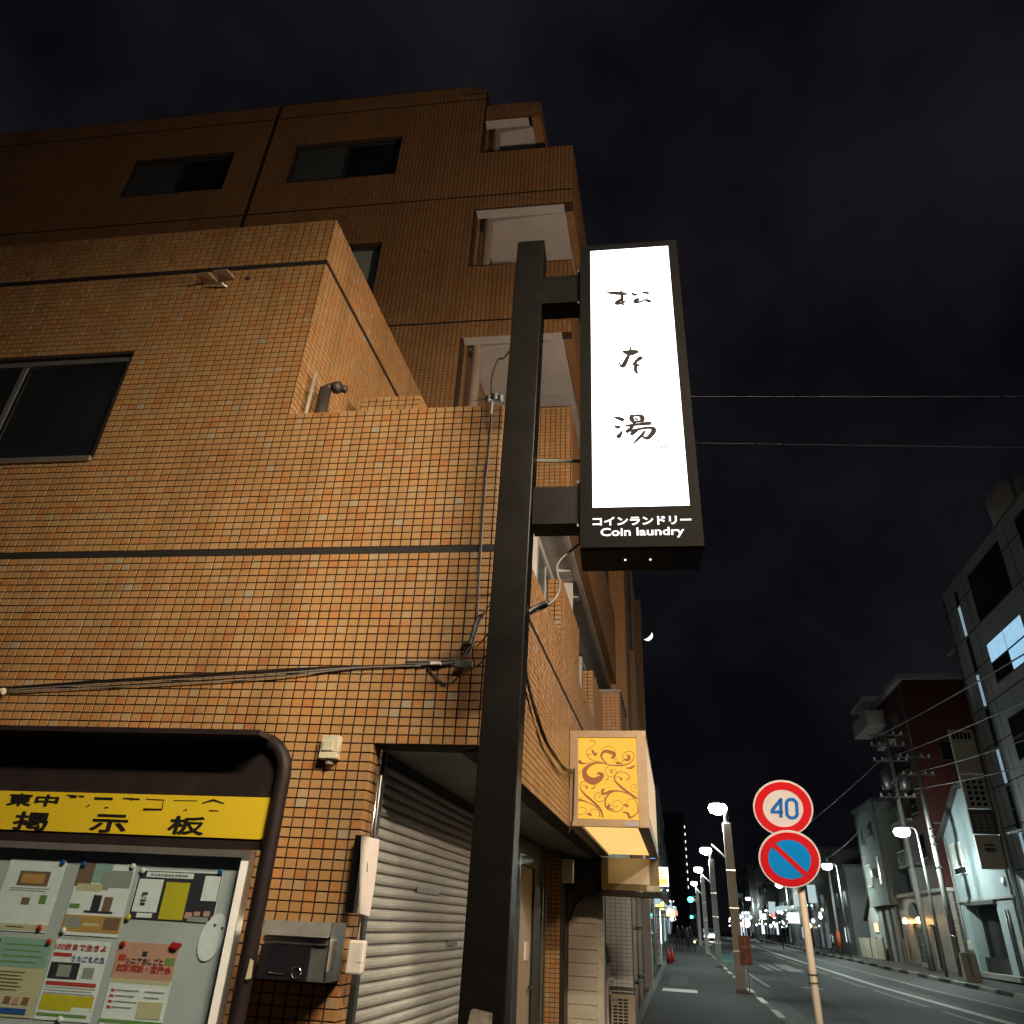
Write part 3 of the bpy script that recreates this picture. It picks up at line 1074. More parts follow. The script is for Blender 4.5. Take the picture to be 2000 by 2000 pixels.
STROKES = [[(0.0054, 4.7465, 0.0018), (0.0325, 4.742, 0.0084), (0.0638, 4.7378, 0.0121), (0.0948, 4.7315, 0.0103), (0.1206, 4.7256, 0.0037)], [(0.0871, 4.7518, 0.0037), (0.0912, 4.7137, 0.0084), (0.0912, 4.6778, 0.0075), (0.0964, 4.6382, 0.0037)], [(0.0896, 4.6923, 0.0037), (0.0726, 4.6758, 0.0093), (0.0567, 4.6592, 0.0084), (0.0721, 4.6544, 0.0065), (0.0929, 4.6619, 0.0046), (0.1139, 4.6745, 0.0014)], [(0.1457, 4.7322, 0.0028), (0.1607, 4.7164, 0.0075), (0.1774, 4.7222, 0.0018)], [(0.2043, 4.7242, 0.0028), (0.2189, 4.7287, 0.0065), (0.2416, 4.7188, 0.0046)], [(0.1823, 4.6873, 0.0028), (0.1731, 4.6745, 0.0121), (0.1587, 4.6614, 0.0065), (0.1749, 4.6551, 0.0037), (0.1982, 4.6617, 0.0028), (0.2192, 4.6741, 0.0018)], [(0.214, 4.6732, 0.0018), (0.2341, 4.6644, 0.0075), (0.2414, 4.6566, 0.0065), (0.2518, 4.6607, 0.0018)], [(0.1284, 4.3353, 0.0024), (0.1236, 4.3061, 0.0042)], [(0.0821, 4.3044, 0.0028), (0.1026, 4.2959, 0.0121), (0.127, 4.2916, 0.0186), (0.1517, 4.2951, 0.0131), (0.1693, 4.2952, 0.0028)], [(0.12, 4.2868, 0.0056), (0.1061, 4.2521, 0.0093), (0.0904, 4.2146, 0.0121), (0.0802, 4.1994, 0.0093), (0.0678, 4.2098, 0.0037), (0.0653, 4.2259, 0.0018), (0.0725, 4.2396, 0.0014), (0.0838, 4.2439, 0.001)], [(0.1892, 4.2525, 0.0037), (0.1745, 4.2496, 0.0112), (0.1568, 4.2328, 0.0075), (0.134, 4.2086, 0.0028)], [(0.1316, 4.2101, 0.0024), (0.1484, 4.2039, 0.0046), (0.1686, 4.2001, 0.0046)], [(0.1495, 4.2364, 0.0037), (0.1493, 4.2013, 0.0084), (0.1471, 4.1666, 0.0075), (0.1569, 4.1453, 0.0037)], [(0.0274, 3.8662, 0.0016), (0.0513, 3.8596, 0.0085), (0.0776, 3.8451, 0.0096)], [(0.0288, 3.809, 0.0032), (0.0447, 3.8056, 0.0075), (0.0589, 3.8023, 0.0032)], [(0.0428, 3.7926, 0.0016), (0.048, 3.7897, 0.0027)], [(0.0679, 3.7809, 0.0016), (0.0579, 3.7605, 0.0075), (0.0485, 3.7467, 0.0106), (0.0376, 3.7537, 0.0032)], [(0.1202, 3.8776, 0.0075), (0.1152, 3.8565, 0.0117), (0.1224, 3.8363, 0.0085), (0.1336, 3.8225, 0.0032)], [(0.1263, 3.8693, 0.0032), (0.1503, 3.8728, 0.0043), (0.1658, 3.864, 0.0096), (0.1704, 3.8472, 0.0117), (0.1666, 3.8308, 0.0053)], [(0.131, 3.8517, 0.0027), (0.1482, 3.8469, 0.0032)], [(0.1265, 3.8308, 0.0032), (0.1636, 3.8356, 0.0043)], [(0.0845, 3.8084, 0.0021), (0.111, 3.8117, 0.0053), (0.1535, 3.8162, 0.0053), (0.1956, 3.8195, 0.0085), (0.2145, 3.818, 0.0043)], [(0.1242, 3.8098, 0.0043), (0.1077, 3.7896, 0.0075), (0.0865, 3.7697, 0.0075)], [(0.1036, 3.7767, 0.0032), (0.1417, 3.7841, 0.0043), (0.1786, 3.7909, 0.0043), (0.2075, 3.7915, 0.0053), (0.2241, 3.7776, 0.0117), (0.2109, 3.7504, 0.0106), (0.1917, 3.7301, 0.0085), (0.1762, 3.7327, 0.0043), (0.1636, 3.7442, 0.0016)], [(0.1443, 3.784, 0.0043), (0.128, 3.7691, 0.0075), (0.1081, 3.7544, 0.0064)], [(0.179, 3.7733, 0.0032), (0.1666, 3.7524, 0.0064), (0.1448, 3.7276, 0.0053), (0.1203, 3.6998, 0.0016)]]
groups = (STROKES[:7], STROKES[7:13], STROKES[13:])
for g in groups:
    mb = MB()
    for k, st in enumerate(g):
        mb.ribbon([(a, b, w * 1.9 + 0.003) for a, b, w in st], lambda a, d, b: FR(a, d, b), DS - 0.0065 - 0.0004 * k, DS - 0.0025, 4)
    mb.build('brush_letter', 'ink', sg)
FS = lambda a, d, b: FR(a, d, b)
text('m o t o', 0.1, FS, 'small_letter', 'ink_grey', sg, 0.1464, 4.0994, DS - 0.003, width=0.1412, height=0.0192, embolden=0.004)
text('yu', 0.1, FS, 'small_letter', 'ink_grey', sg, 0.2405, 3.6548, DS - 0.003, width=0.0471, height=0.028, embolden=0.004)
text('コインランドリー', 0.1, FS, 'lit_letter', 'sign_letter', sg, -0.0854, 3.2312, DS - 0.0205, width=0.4531, height=0.0453, embolden=0.0028)
text('Coin laundry', 0.1, FS, 'lit_letter', 'sign_letter', sg, -0.0488, 3.1633, DS - 0.0205, width=0.3808, height=0.0545, embolden=0.0018)

# scraps of old paper and scuffs low on the post
for k, (a, b, c, d, m) in enumerate(((-0.523, -0.453, 0.86, 1.18, 'paper_old'), (-0.479, -0.418, 0.99, 1.27, 'paper_old'), (-0.54, -0.436, 1.19, 1.34, 'paper_grime'), (-0.436, -0.388, 0.82, 1.16, 'paper_old'))):
    mat('paper_old', (0.36, 0.36, 0.24), 0.7, var=0.35, scale=25, dirt=(0.06, 0.055, 0.045))
    mat('paper_grime', (0.16, 0.145, 0.12), 0.7, var=0.6, scale=30, dirt=(0.025, 0.022, 0.02))
    off = 0.002 + 0.0006 * k
    P = []
    for t in range(10):
        a_ = 2 * math.pi * t / 10
        P.append(((a + b) / 2 + (b - a) / 2 * math.copysign(abs(math.cos(a_)) ** 0.5, math.cos(a_)) * random.uniform(0.75, 1.0), (c + d) / 2 + (d - c) / 2 * math.copysign(abs(math.sin(a_)) ** 0.5, math.sin(a_)) * random.uniform(0.75, 1.0)))
    MB().extrude(P, lambda u, dd, z: PP(u + 0.043, dd, z), DS - off, DS - 0.0006).build('paper_scrap', m, sg)

# ------------------------------------------------------------------ cables on the tiled front
def cable(name, pts, r, m, label, cat='cable', group=None, sub=6):
    P = smooth(pts, sub)
    mb = MB()
    mb.tube(P, r, 6)
    o = mb.build(name, m, smooth_=True, origin=pts[0])
    return tag(o, label, cat, group)


C1 = lambda s, z, d=3.985: FR(s, d, z)
run = thing('cable_run', 'bundle of grey and black cables strung along the orange tiles', 'cable', C1(-4.2, 2.7))
for k, (off, sag, m) in enumerate(((0.0, 0.0, 'cable_black'), (-0.008, 0.008, 'cable_grey'), (-0.012, 0.026, 'cable_grey'), (0.005, -0.003, 'cable_black'))):
    P = [C1(-4.6, 2.64 + off), C1(-3.726, 2.698 + off - sag * .4), C1(-2.993, 2.752 + off - sag), C1(-2.346, 2.796 + off - sag * 1.2), C1(-1.905, 2.825 + off - sag), C1(-1.471, 2.849 + off * 0.6), C1(-1.10, 2.862 + off * 0.5)]
    MB().tube(smooth(P, 6), 0.0042, 5).build('strand', m, run, True)
for k in range(5):
    o_ = k * 0.007
    P = [C1(-1.192, 2.855 + o_), C1(-1.045, 2.858 + o_), C1(-0.924, 2.866 + o_), C1(-0.86 + o_, 2.92), C1(-0.825 + o_, 3.017), C1(-0.803 + o_, 3.122), C1(-0.775 + o_, 3.16 + o_ * 0.6, 3.97), C1(-0.733, 3.15, 3.9), C1(-0.50, 3.05, 3.2)]
    MB().tube(smooth(P, 6), 0.0038, 5).build('strand', 'cable_grey' if k % 3 else 'cable_black', run, True)
MB().tube(smooth([C1(-1.06, 2.85), C1(-0.994, 2.778), C1(-0.935, 2.751), C1(-0.882, 2.786), C1(-0.837, 2.85), C1(-0.76, 2.865), C1(-0.5, 2.8, 3.2)], 6), 0.005, 5).build('strand', 'cable_black', run, True)
MB().tube(smooth([C1(-0.815, 3.05), C1(-0.80, 3.0), C1(-0.77, 2.975, 3.97), C1(-0.50, 2.88, 3.2)], 6), 0.004, 5).build('strand', 'cable_black', run, True)
MB().box(-0.893, -0.79, 3.945, 3.98, 2.838, 2.876, FR).build('junction_box', 'steel_dull', run, bevel=0.004)
MB().box(-1.04, -0.98, 3.96, 3.985, 2.858, 2.874, FR).build('clip', 'white_plastic', run)
MB().box(-0.797, -0.782, 3.95, 3.985, 2.845, 2.882, FR).build('clip', 'steel', run)
MB().box(-0.865, -0.815, 3.965, 3.992, 2.975, 2.987, FR).build('clip', 'cable_black', run)
mb = MB()
mb.tube([C1(-4.0, 2.665, 3.95), C1(-3.66, 2.672, 3.95)], 0.02, 8)
o = mb.build('cable_end_bracket', 'cream_plastic', origin=C1(-3.8, 2.66))
tag(o, 'pale cable bracket on the tiles above the notice board', 'bracket')
dc = thing('drop_cable', 'thin cable dropping down the tiles from the clamp on the parapet', 'cable', C1(-0.84, 3.4))
for k, m in enumerate(('cable_black', 'cable_grey')):
    MB().tube(smooth([C1(-0.80 + 0.012 * k, 3.15), C1(-0.808 + 0.01 * k, 3.6), C1(-0.812 + 0.012 * k, 4.1), C1(-0.80 + 0.01 * k, 4.45), C1(-0.80, 4.74, 3.96)], 6), 0.0032, 5).build('strand', m, dc, True)
MB().tube(smooth([C1(-0.80, 4.74, 3.96), C1(-0.80, 4.90, 3.92), C1(-0.77, 5.02, 3.9), C1(-0.74, 5.04, 3.88), C1(-0.70, 4.97, 3.8), C1(-0.5, 4.6, 3.2)], 6), 0.006, 6).build('loop', 'cable_black', dc, True)
ins = thing('cable_clamp', 'cluster of white insulators and clamps on the parapet corner', 'clamp', C1(-0.78, 4.75, 4.0))
for s, z, r in ((-0.82, 4.75, 0.022), (-0.775, 4.765, 0.026), (-0.735, 4.75, 0.02)):
    MB().lathe([(0.006, -0.03), (r, -0.02), (r * 0.6, 0.0), (r, 0.012), (r * 0.5, 0.03)], C1(s, z, 3.96), 12).build('insulator', 'insulator', ins, True)
MB().tube([C1(-0.92, 4.745, 3.97), C1(-0.72, 4.77, 3.97)], 0.006, 6).build('rod', 'steel_dull', ins)
MB().tube([C1(-0.795, 4.74, 3.965), C1(-0.80, 4.62, 3.97)], 0.012, 8).build('strap', 'insulator', ins)

# sagging cable from the sign down behind the post
sc = thing('sign_cable', 'grey cable looping from the sign cabinet to the black post', 'cable', FR(-0.38, 3.2, 2.9))
MB().tube(smooth([FR(-0.087, 3.189, 3.273), FR(-0.174, 3.207, 3.212), FR(-0.261, 3.207, 3.116), FR(-0.248, 3.215, 3.012), FR(-0.270, 3.215, 2.942), FR(-0.331, 3.224, 2.898), FR(-0.392, 3.207, 2.864)], 6), 0.0065, 6).build('cord', 'cable_grey', sc, True)
MB().tube(smooth([FR(-0.305, 3.207, 2.920), FR(-0.349, 3.207, 2.903), FR(-0.401, 3.189, 2.859)], 4), 0.012, 6).build('tape', 'cable_black', sc, True)
# knotted cable hanging along the street face to the yellow sign box
kc = thing('sagging_cable', 'twisted black cable sagging along the tiles to the yellow sign box', 'cable', (XC + 0.06, 5.0, 3.1))
for k in range(3):
    o_ = 0.012 * (k - 1)
    MB().tube(smooth([(XC + 0.03, 4.9, 3.15 + o_), (XC + 0.03, 5.3, 3.0 + o_), (XC + 0.04 + o_, 5.8, 2.86 - o_), (XC + 0.05, 6.3, 2.83 + o_), (XC + 0.06 - o_, 6.8, 2.82), (XC + 0.06, 7.2, 2.87 - o_), (XC + 0.05, 7.58, 2.93)], 6), 0.009, 5).build('strand', 'cable_black', kc, True)
MB().tube(smooth([(XC + 0.06, 7.5, 2.95), (XC + 0.05, 7.55, 2.8), (XC + 0.045, 7.56, 2.6), (XC + 0.04, 7.55, 2.48), (XC + 0.01, 7.5, 2.36)], 5), 0.008, 5).build('tail', 'cable_black', kc, True)

# fittings on the tiled front
cb = thing('conduit_box', 'small cream conduit box on the tiles above the letter box', 'box', FR(-1.555, 3.97, 2.34))
MB().box(-1.604, -1.502, 3.945, 3.999, 2.36, 2.449, FR).build('case', 'cream_plastic', cb, bevel=0.005)
MB().box(-1.59, -1.53, 3.935, 3.944, 2.365, 2.42, FR).build('cover', 'cream_plastic', cb, bevel=0.004)
MB().box(-1.604, -1.502, 3.94, 3.999, 2.325, 2.359, FR).build('lower_cover', 'cream_plastic', cb, bevel=0.004)
MB().tube([FR(-1.55, 3.975, 2.324), FR(-1.55, 3.975, 2.30)], 0.022, 8).build('gland', 'cable_grey', cb)
wb = thing('wall_bracket', 'rusty remains of a wall lamp on the upper tiles of the terrace block', 'bracket', FR(-3.2, 3.95, 6.12))
for sa, sb, dz in ((-3.32, -3.20, 0.0), (-3.17, -3.05, 0.02)):
    MB().hexa([FR(sa, 3.86, 6.08 + dz), FR(sb, 3.86, 6.09 + dz), FR(sb, 3.998, 6.12 + dz), FR(sa, 3.998, 6.12 + dz), FR(sa, 3.86, 6.09 + dz), FR(sb, 3.86, 6.10 + dz), FR(sb, 3.998, 6.15 + dz), FR(sa, 3.998, 6.15 + dz)]).build('shade', mat('rust_tan', (0.30, 0.20, 0.13), 0.7, var=0.35), wb)
MB().tube([FR(-3.24, 3.95, 6.07), FR(-3.12, 3.95, 6.06), FR(-3.10, 3.995, 6.06)], 0.01, 6).build('stem', 'steel_dull', wb)
MB().lathe([(0.02, 0), (0.02, 0.02)], FR(-2.93, 3.99, 6.13), 8).build('socket', 'pipe_dark', wb)
vp = thing('vent_pipe', 'dark elbowed drain pipe beside a pale pipe on the terrace', 'pipe', (-2.33, 4.15, 3.6))
MB().tube([FR(-2.15, 4.2, 4.6), FR(-2.15, 4.2, 5.10)], 0.045, 12).build('riser', 'pipe_dark', vp, True)
MB().tube(smooth([FR(-2.15, 4.2, 5.05), FR(-2.14, 4.2, 5.11), FR(-2.09, 4.22, 5.135), FR(-2.0, 4.24, 5.12)], 5), 0.03, 10).build('elbow', 'pipe_dark', vp, True)
MB().lathe([(0.045, -0.03), (0.05, 0), (0.045, 0.03)], FR(-2.07, 4.22, 5.13), 12, 'x').build('collar', 'pipe_dark', vp, True)
MB().tube([FR(-2.226, 4.12, 4.6), FR(-2.222, 4.12, 5.19)], 0.016, 8).build('pale_pipe', 'pipe_tan', vp, True)
MB().lathe([(0.022, -0.02), (0.022, 0.02)], FR(-2.223, 4.12, 5.02), 10).build('bracket', 'pipe_tan', vp, True)

# jamb fittings beside the shutter
XJ2 = XJ + 0.06
cp = thing('conduit_pipe', 'slim steel conduit running up the jamb beside the roller shutter', 'pipe', (XJ2, 3.92, 1.45))
MB().tube([FR(-1.258, 3.97, 1.46), FR(-1.262, 3.97, 2.38)], 0.0065, 8).build('tube', 'steel', cp, True)
MB().tube([FR(-1.245, 3.975, 1.95), FR(-1.248, 3.975, 2.25)], 0.004, 6).build('wire', 'alu_white', cp, True)
MB().lathe([(0.011, -0.008), (0.011, 0.008)], FR(-1.262, 3.97, 2.31), 8).build('saddle', 'cable_black', cp, True)
np_ = thing('curled_plate', 'curled white nameplate with black backing beside the shutter jamb', 'sign', FR(-1.27, 3.93, 1.6))
mb = MB()
N = 18
fr0, bk0 = [], []
for k in range(N + 1):
    t = k / N
    z = 1.945 - 0.342 * t
    wv = 0.030 * math.sin(t * math.pi * 1.15)
    fr0.append([FR(-1.294 + 0.032 * t + 0.012 * math.sin(t * 3.14), 3.915 - wv, z), FR(-1.25, 3.925 - wv * 0.4, z - 0.004), FR(-1.206, 3.945 + wv * 0.5, z - 0.012)])
    bk0.append([(p[0], p[1] + 0.003, p[2]) for p in fr0[-1]])
mb.v = [tuple(p) for r in fr0 for p in r] + [tuple(p) for r in bk0 for p in r]
M3 = 3 * (N + 1)
for k in range(N):
    for j in range(2):
        q = (k * 3 + j, k * 3 + j + 1, k * 3 + j + 4, k * 3 + j + 3)
        mb.f.append(q)
        mb.f.append(tuple(M3 + i for i in reversed(q)))
    mb.f.append((k * 3, k * 3 + 3, M3 + k * 3 + 3, M3 + k * 3))
    mb.f.append((k * 3 + 2, M3 + k * 3 + 2, M3 + k * 3 + 5, k * 3 + 5))
mb.build('plate', mat('plate_white', (0.66, 0.62, 0.60), 0.2, var=0.08), np_, True)
MB().box(-1.330, -1.288, 3.93, 3.985, 1.6, 1.95, FR).build('backing', 'black_paint', np_)
MB().ribbon([(-1.255, 1.865, 0.004), (-1.262, 1.80, 0.004), (-1.24, 1.785, 0.003), (-1.255, 1.865, 0.003)], FS, 3.918, 3.920, 3).build('mark', 'ink', np_)
lb = thing('switch_box', 'glossy pale pink switch box at the foot of the steel conduit', 'box', FR(-1.25, 3.95, 1.345))
MB().box(-1.295, -1.212, 3.94, 3.99, 1.347, 1.487, FR).build('cover', 'white_plastic', lb, bevel=0.01)
MB().box(-1.235, -1.218, 3.935, 3.9395, 1.40, 1.47, FR).build('switch', mat('gloss_white', (0.8, 0.78, 0.74), 0.1), lb)
ml = thing('letter_box', 'dented stainless letter box on the tiles beside the notice board', 'letter box', FR(-1.5, 3.9, 1.31))
DM = 3.79
MB().box(-1.66, -1.338, DM + 0.012, 3.998, 1.318, 1.545, FR).build('body', 'steel_bright', ml, bevel=0.006)
MB().hexa([FR(-1.665, DM - 0.03, 1.495), FR(-1.337, DM - 0.03, 1.495), FR(-1.337, DM + 0.010, 1.5), FR(-1.665, DM + 0.010, 1.5), FR(-1.665, DM + 0.004, 1.556), FR(-1.337, DM + 0.004, 1.556), FR(-1.337, DM + 0.010, 1.556), FR(-1.665, DM + 0.010, 1.556)]).build('flap', 'steel_dull', ml)
MB().box(-1.66, -1.345, DM - 0.004, DM + 0.010, 1.465, 1.488, FR).build('slot_trim', 'alu', ml)
MB().box(-1.66, -1.42, DM - 0.006, DM + 0.010, 1.32, 1.455, FR).build('door', mat('black_gloss', (0.012, 0.012, 0.016), 0.12), ml)
MB().box(-1.3365, -1.333, DM, 3.996, 1.318, 1.556, FR).build('side_sheet', 'steel', ml)
mb = MB()
ring = [FR(-1.47 + 0.022 * math.cos(a), DM - 0.012, 1.352 + 0.022 * math.sin(a)) for a in [i * math.pi / 9 for i in range(19)]]
mb.tube(ring, 0.003, 6)
mb.build('ring', 'steel', ml, True)
MB().tube([FR(-1.60, DM - 0.01, 1.345), FR(-1.53, DM - 0.01, 1.342)], 0.003, 6).build('latch', 'steel', ml)

# ------------------------------------------------------------------ notice board
DB = 3.6
nb = thing('notice_board', 'dark framed public notice board with yellow header strip and glazed case', 'notice board', FR(-2.4, DB, 0))
RT = 0.037
mb = MB()
top = 2.345
path = [FR(-1.63, DB, 0)] + [FR(-1.63, DB, z) for z in (0.6, 1.2, 1.8, 2.15)] + [FR(a, DB, b) for a, b in arc(-1.79, 2.185, 0.16, 0, 90, 8)] + [FR(-2.2, DB, top), FR(-3.0, DB, top), FR(-3.9, DB, top)] + [FR(a, DB, b) for a, b in arc(-3.9, 2.145, 0.20, 90, 180, 8)] + [FR(-4.1, DB, 1.2), FR(-4.1, DB, 0)]
mb.tube(path, RT, 12)
mb.build('tube_frame', mat('board_frame', (0.014, 0.010, 0.011), 0.5, spec=0.2, var=0.3, bump=0.15, bscale=150, rvar=0.1), nb, True)
MB().box(-4.06, -1.665, DB + 0.01, DB + 0.04, 1.84, 2.31, FR).build('header', 'brown_black', nb)
MB().box(-4.05, -1.72, DB - 0.16, DB + 0.03, 2.335, 2.36, FR).build('hood', 'brown_black', nb)
mat('yellow_strip', (0.60, 0.45, 0.018), 0.5, var=0.06, scale=2)
MB().extrude([(-3.9, 1.885), (-1.695, 1.885)] + arc(-1.69, 1.905, 0.02, -70, 0, 4) + [(-1.668, 2.072), (-3.9, 2.062)], lambda a, d, b: FR(a, d, b), DB + 0.001, DB + 0.009).build('yellow_strip', 'yellow_strip', nb)
for ch, a, b, w, h in (('掲', -3.0, 1.886, 0.188, 0.082), ('示', -2.578, 1.889, 0.192, 0.080), ('板', -2.166, 1.893, 0.186, 0.080), ('東', -3.075, 1.996, 0.135, 0.057), ('中', -2.922, 1.998, 0.128, 0.053)):
    for q, (da, db) in enumerate(((0, 0), (0.0035, 0.0), (0.0018, 0.0025))):
        text(ch, 0.1, FS, 'header_letter', 'ink', nb, a + da, b + db, DB - 0.0005 - 0.0003 * q, width=w, height=h, embolden=0.0012, extrude=0.0015)
for st in ([(-2.755, 2.053, .006), (-2.70, 2.052, .006)], [(-2.735, 2.047, .01), (-2.70, 2.045, .008)], [(-2.69, 2.05, .006), (-2.66, 2.05, .01)], [(-2.60, 2.043, .012), (-2.50, 2.043, .012)], [(-2.63, 2.0, .004), (-2.615, 2.012, .006)], [(-2.53, 2.0, .006), (-2.51, 2.003, .005)],
           [(-2.445, 2.047, .006), (-2.355, 2.045, .008)], [(-2.40, 2.05, .004), (-2.395, 2.036, .004)], [(-2.32, 2.047, .004), (-2.22, 2.045, .005)], [(-2.32, 2.0, .01), (-2.225, 2.001, .008)], [(-2.225, 2.04, .003), (-2.222, 2.0, .005)], [(-2.17, 2.045, .003), (-2.05, 2.047, .003)], [(-2.11, 2.0, .003), (-2.09, 2.005, .006)],
           [(-2.02, 2.036, .004), (-1.965, 2.053, .010)], [(-1.965, 2.053, .010), (-1.905, 2.038, .005)], [(-1.975, 2.004, .005), (-1.925, 2.004, .004)]):
    MB().ribbon(st, FS, DB - 0.001, DB + 0.0005, 3).build('worn_letter', 'ink', nb)
case = MB()
walls(FR, -4.03, -1.712, 0.85, 1.834, DB - 0.005, DB + 0.05, [(-3.99, -1.752, 0.885, 1.804)], case)
case_o = case.build('case_frame', 'alu', nb)
MB().box(-3.99, -1.752, DB + 0.048, DB + 0.055, 0.885, 1.804, FR).build('back_panel', mat('panel_grey', (0.50, 0.52, 0.56), 0.6, var=0.08), nb)
MB().box(-1.752, -1.716, DB - 0.009, DB - 0.0055, 0.9, 1.79, FR).build('edge_trim', mat('trim_glint', (0.85, 0.88, 0.92), 0.3), nb)  # trim made pale to stand in for the reflection on the case edge
MB().box(-3.985, -1.757, DB + 0.005, DB + 0.008, 0.89, 1.80, FR).build('glass', 'case_glass', nb)
MB().box(-4.03, -1.70, DB - 0.01, DB + 0.045, 0.80, 0.845, FR).build('bottom_rail', 'brown_black', nb)
MB().extrude([(-1.605, 1.33), (-1.582, 1.335), (-1.585, 1.40), (-1.60, 1.405)], lambda a, d, b: FR(a, d, b), DB - 0.046, DB - 0.040).build('torn_sticker', 'cream_plastic', nb)

# posters pinned in the case; every sheet is a thing of its own
PD = DB + 0.044
COL = {}


def pc(name, rgb):
    mat('print_' + name, rgb, 0.55, var=0.1, scale=30)
    return 'print_' + name


WHT, PINK, RED, ORG, YEL, GRN, BLU, GRY, DRK, SKY, CRM, PUR = (pc(n, c) for n, c in (
    ('white', (0.84, 0.86, 0.92)), ('pink', (0.62, 0.32, 0.26)), ('red', (0.50, 0.06, 0.05)), ('orange', (0.55, 0.30, 0.09)), ('yellow', (0.60, 0.50, 0.03)),
    ('green', (0.16, 0.30, 0.09)), ('blue', (0.03, 0.10, 0.34)), ('grey', (0.33, 0.33, 0.34)), ('dark', (0.035, 0.035, 0.05)), ('teal', (0.28, 0.45, 0.42)), ('cream', (0.60, 0.54, 0.36)), ('brown', (0.22, 0.13, 0.09))))


def poster(label, s0, s1, z0, z1, base, blocks, texts=(), shear=0.0, pins=()):
    p = thing('poster', label, 'poster', FR(s0, PD, z0), 'posters in the notice board')
    MB().box(s0, s1, PD, PD + 0.001, z0, z1, FR).build('sheet', base, p)
    W, H = s1 - s0, z1 - z0
    for k, (a, b, c, d, m) in enumerate(blocks):
        MB().box(s0 + a * W, s0 + b * W, PD - 0.0006 - 0.0001 * k, PD - 0.0001, z0 + c * H, z0 + d * H, FR).build('print_block', m, p)
    for t, a, b, w, h, m in texts:
        text(t, 0.1, FS, 'lettering', m, p, s0 + a * W, z0 + b * H, PD - 0.003, width=w * W, height=h * H, extrude=0.0004, embolden=0.002)
    for s, z, m in pins:
        MB().lathe([(0.008, 0), (0.014, -0.005), (0.012, -0.009), (0.004, -0.011)], FR(s, PD - 0.001, z), 14, 'y').build('magnet', m, p, True)
    return p


mat('pin_blue', (0.01, 0.09, 0.40), 0.35)
mat('pin_white', (0.7, 0.7, 0.7), 0.35)
mat('pin_red', (0.45, 0.02, 0.02), 0.35)
mat('pin_yellow', (0.6, 0.5, 0.02), 0.35)
lines = lambda a, b, c0, dz, n, m=GRY, th=0.012: [(a, b - 0.06 * (k % 2), c0 - k * dz, c0 - k * dz + th, m) for k in range(n)]
poster('white notice with a small brown photograph and a green figure, top row', -2.977, -2.672, 1.453, 1.760, WHT,
       [(0.24, 0.78, 0.62, 0.83, PUR), (0.30, 0.7, 0.66, 0.79, ORG), (0.42, 0.56, 0.36, 0.46, PUR), (0.72, 0.84, 0.38, 0.50, GRN), (0.0, 1.0, 0.02, 0.1, CRM), (0.3, 0.6, 0.05, 0.065, DRK)] + lines(0.15, 0.85, 0.58, 0.03, 2), (), pins=((-2.69, 1.752, 'pin_blue'), (-2.96, 1.47, 'pin_blue'), (-2.705, 1.472, 'pin_red')))
poster('festival flyer with street photographs and an orange lower band, top row middle', -2.597, -2.304, 1.451, 1.757, WHT,
       [(0.0, 0.28, 0.66, 1.0, PUR), (0.28, 0.6, 0.72, 1.0, SKY), (0.45, 0.62, 0.62, 0.88, GRY), (0.6, 0.98, 0.66, 0.9, GRY), (0.05, 0.5, 0.60, 0.7, CRM), (0.40, 0.55, 0.33, 0.55, DRK), (0.60, 0.75, 0.33, 0.53, PUR), (0.30, 0.80, 0.305, 0.335, DRK), (0.0, 1.0, 0.05, 0.27, ORG), (0.04, 0.30, 0.10, 0.25, GRY), (0.70, 0.97, 0.09, 0.25, PUR), (0.36, 0.64, 0.13, 0.17, CRM), (0.02, 0.2, 0.36, 0.42, GRN)], (), pins=((-2.575, 1.748, 'pin_blue'), (-2.318, 1.748, 'pin_white'), (-2.58, 1.468, 'pin_white')))
poster('landscape dark night patrol notice with yellow column and speech bubbles', -2.281, -1.852, 1.531, 1.739, DRK,
       [(0.0, 1.0, 0.97, 1.0, WHT), (0.0, 0.01, 0, 1, WHT), (0.99, 1.0, 0, 1, WHT), (0.10, 0.66, 0.84, 0.95, WHT), (0.03, 0.32, 0.14, 0.80, WHT), (0.36, 0.64, 0.02, 0.76, YEL), (0.80, 0.98, 0.42, 0.92, WHT), (0.10, 0.28, 0.03, 0.12, WHT), (0.66, 0.74, 0.06, 0.18, PINK), (0.76, 0.83, 0.12, 0.2, PINK), (0.87, 0.94, 0.12, 0.22, PINK), (0.7, 0.95, 0.0, 0.1, GRY)],
       [('夜', 0.10, 0.42, 0.08, 0.12, DRK), ('警', 0.10, 0.27, 0.08, 0.12, DRK), ('みんなで見まもる夜の町', 0.15, 0.87, 0.45, 0.05, DRK)], pins=((-2.262, 1.731, 'pin_white'), (-1.866, 1.741, 'pin_blue'), (-2.272, 1.535, 'pin_yellow')))
poster('pale green and cream flyer with a row of drawn faces, lower left', -2.93, -2.618, 1.124, 1.428, CRM,
       [(0.0, 1.0, 0.62, 1.0, SKY), (0.03, 0.14, 0.86, 0.97, DRK)] + lines(0.25, 0.9, 0.9, 0.075, 4, GRN, 0.02) + lines(0.05, 0.7, 0.55, 0.045, 6, PUR, 0.014) + [(0.05 + 0.15 * k, 0.15 + 0.15 * k, 0.16, 0.25, PUR if k % 2 else PINK) for k in range(6)] + [(0.0, 0.9, 0.04, 0.11, BLU)], (), pins=((-2.635, 1.418, 'pin_red'),))
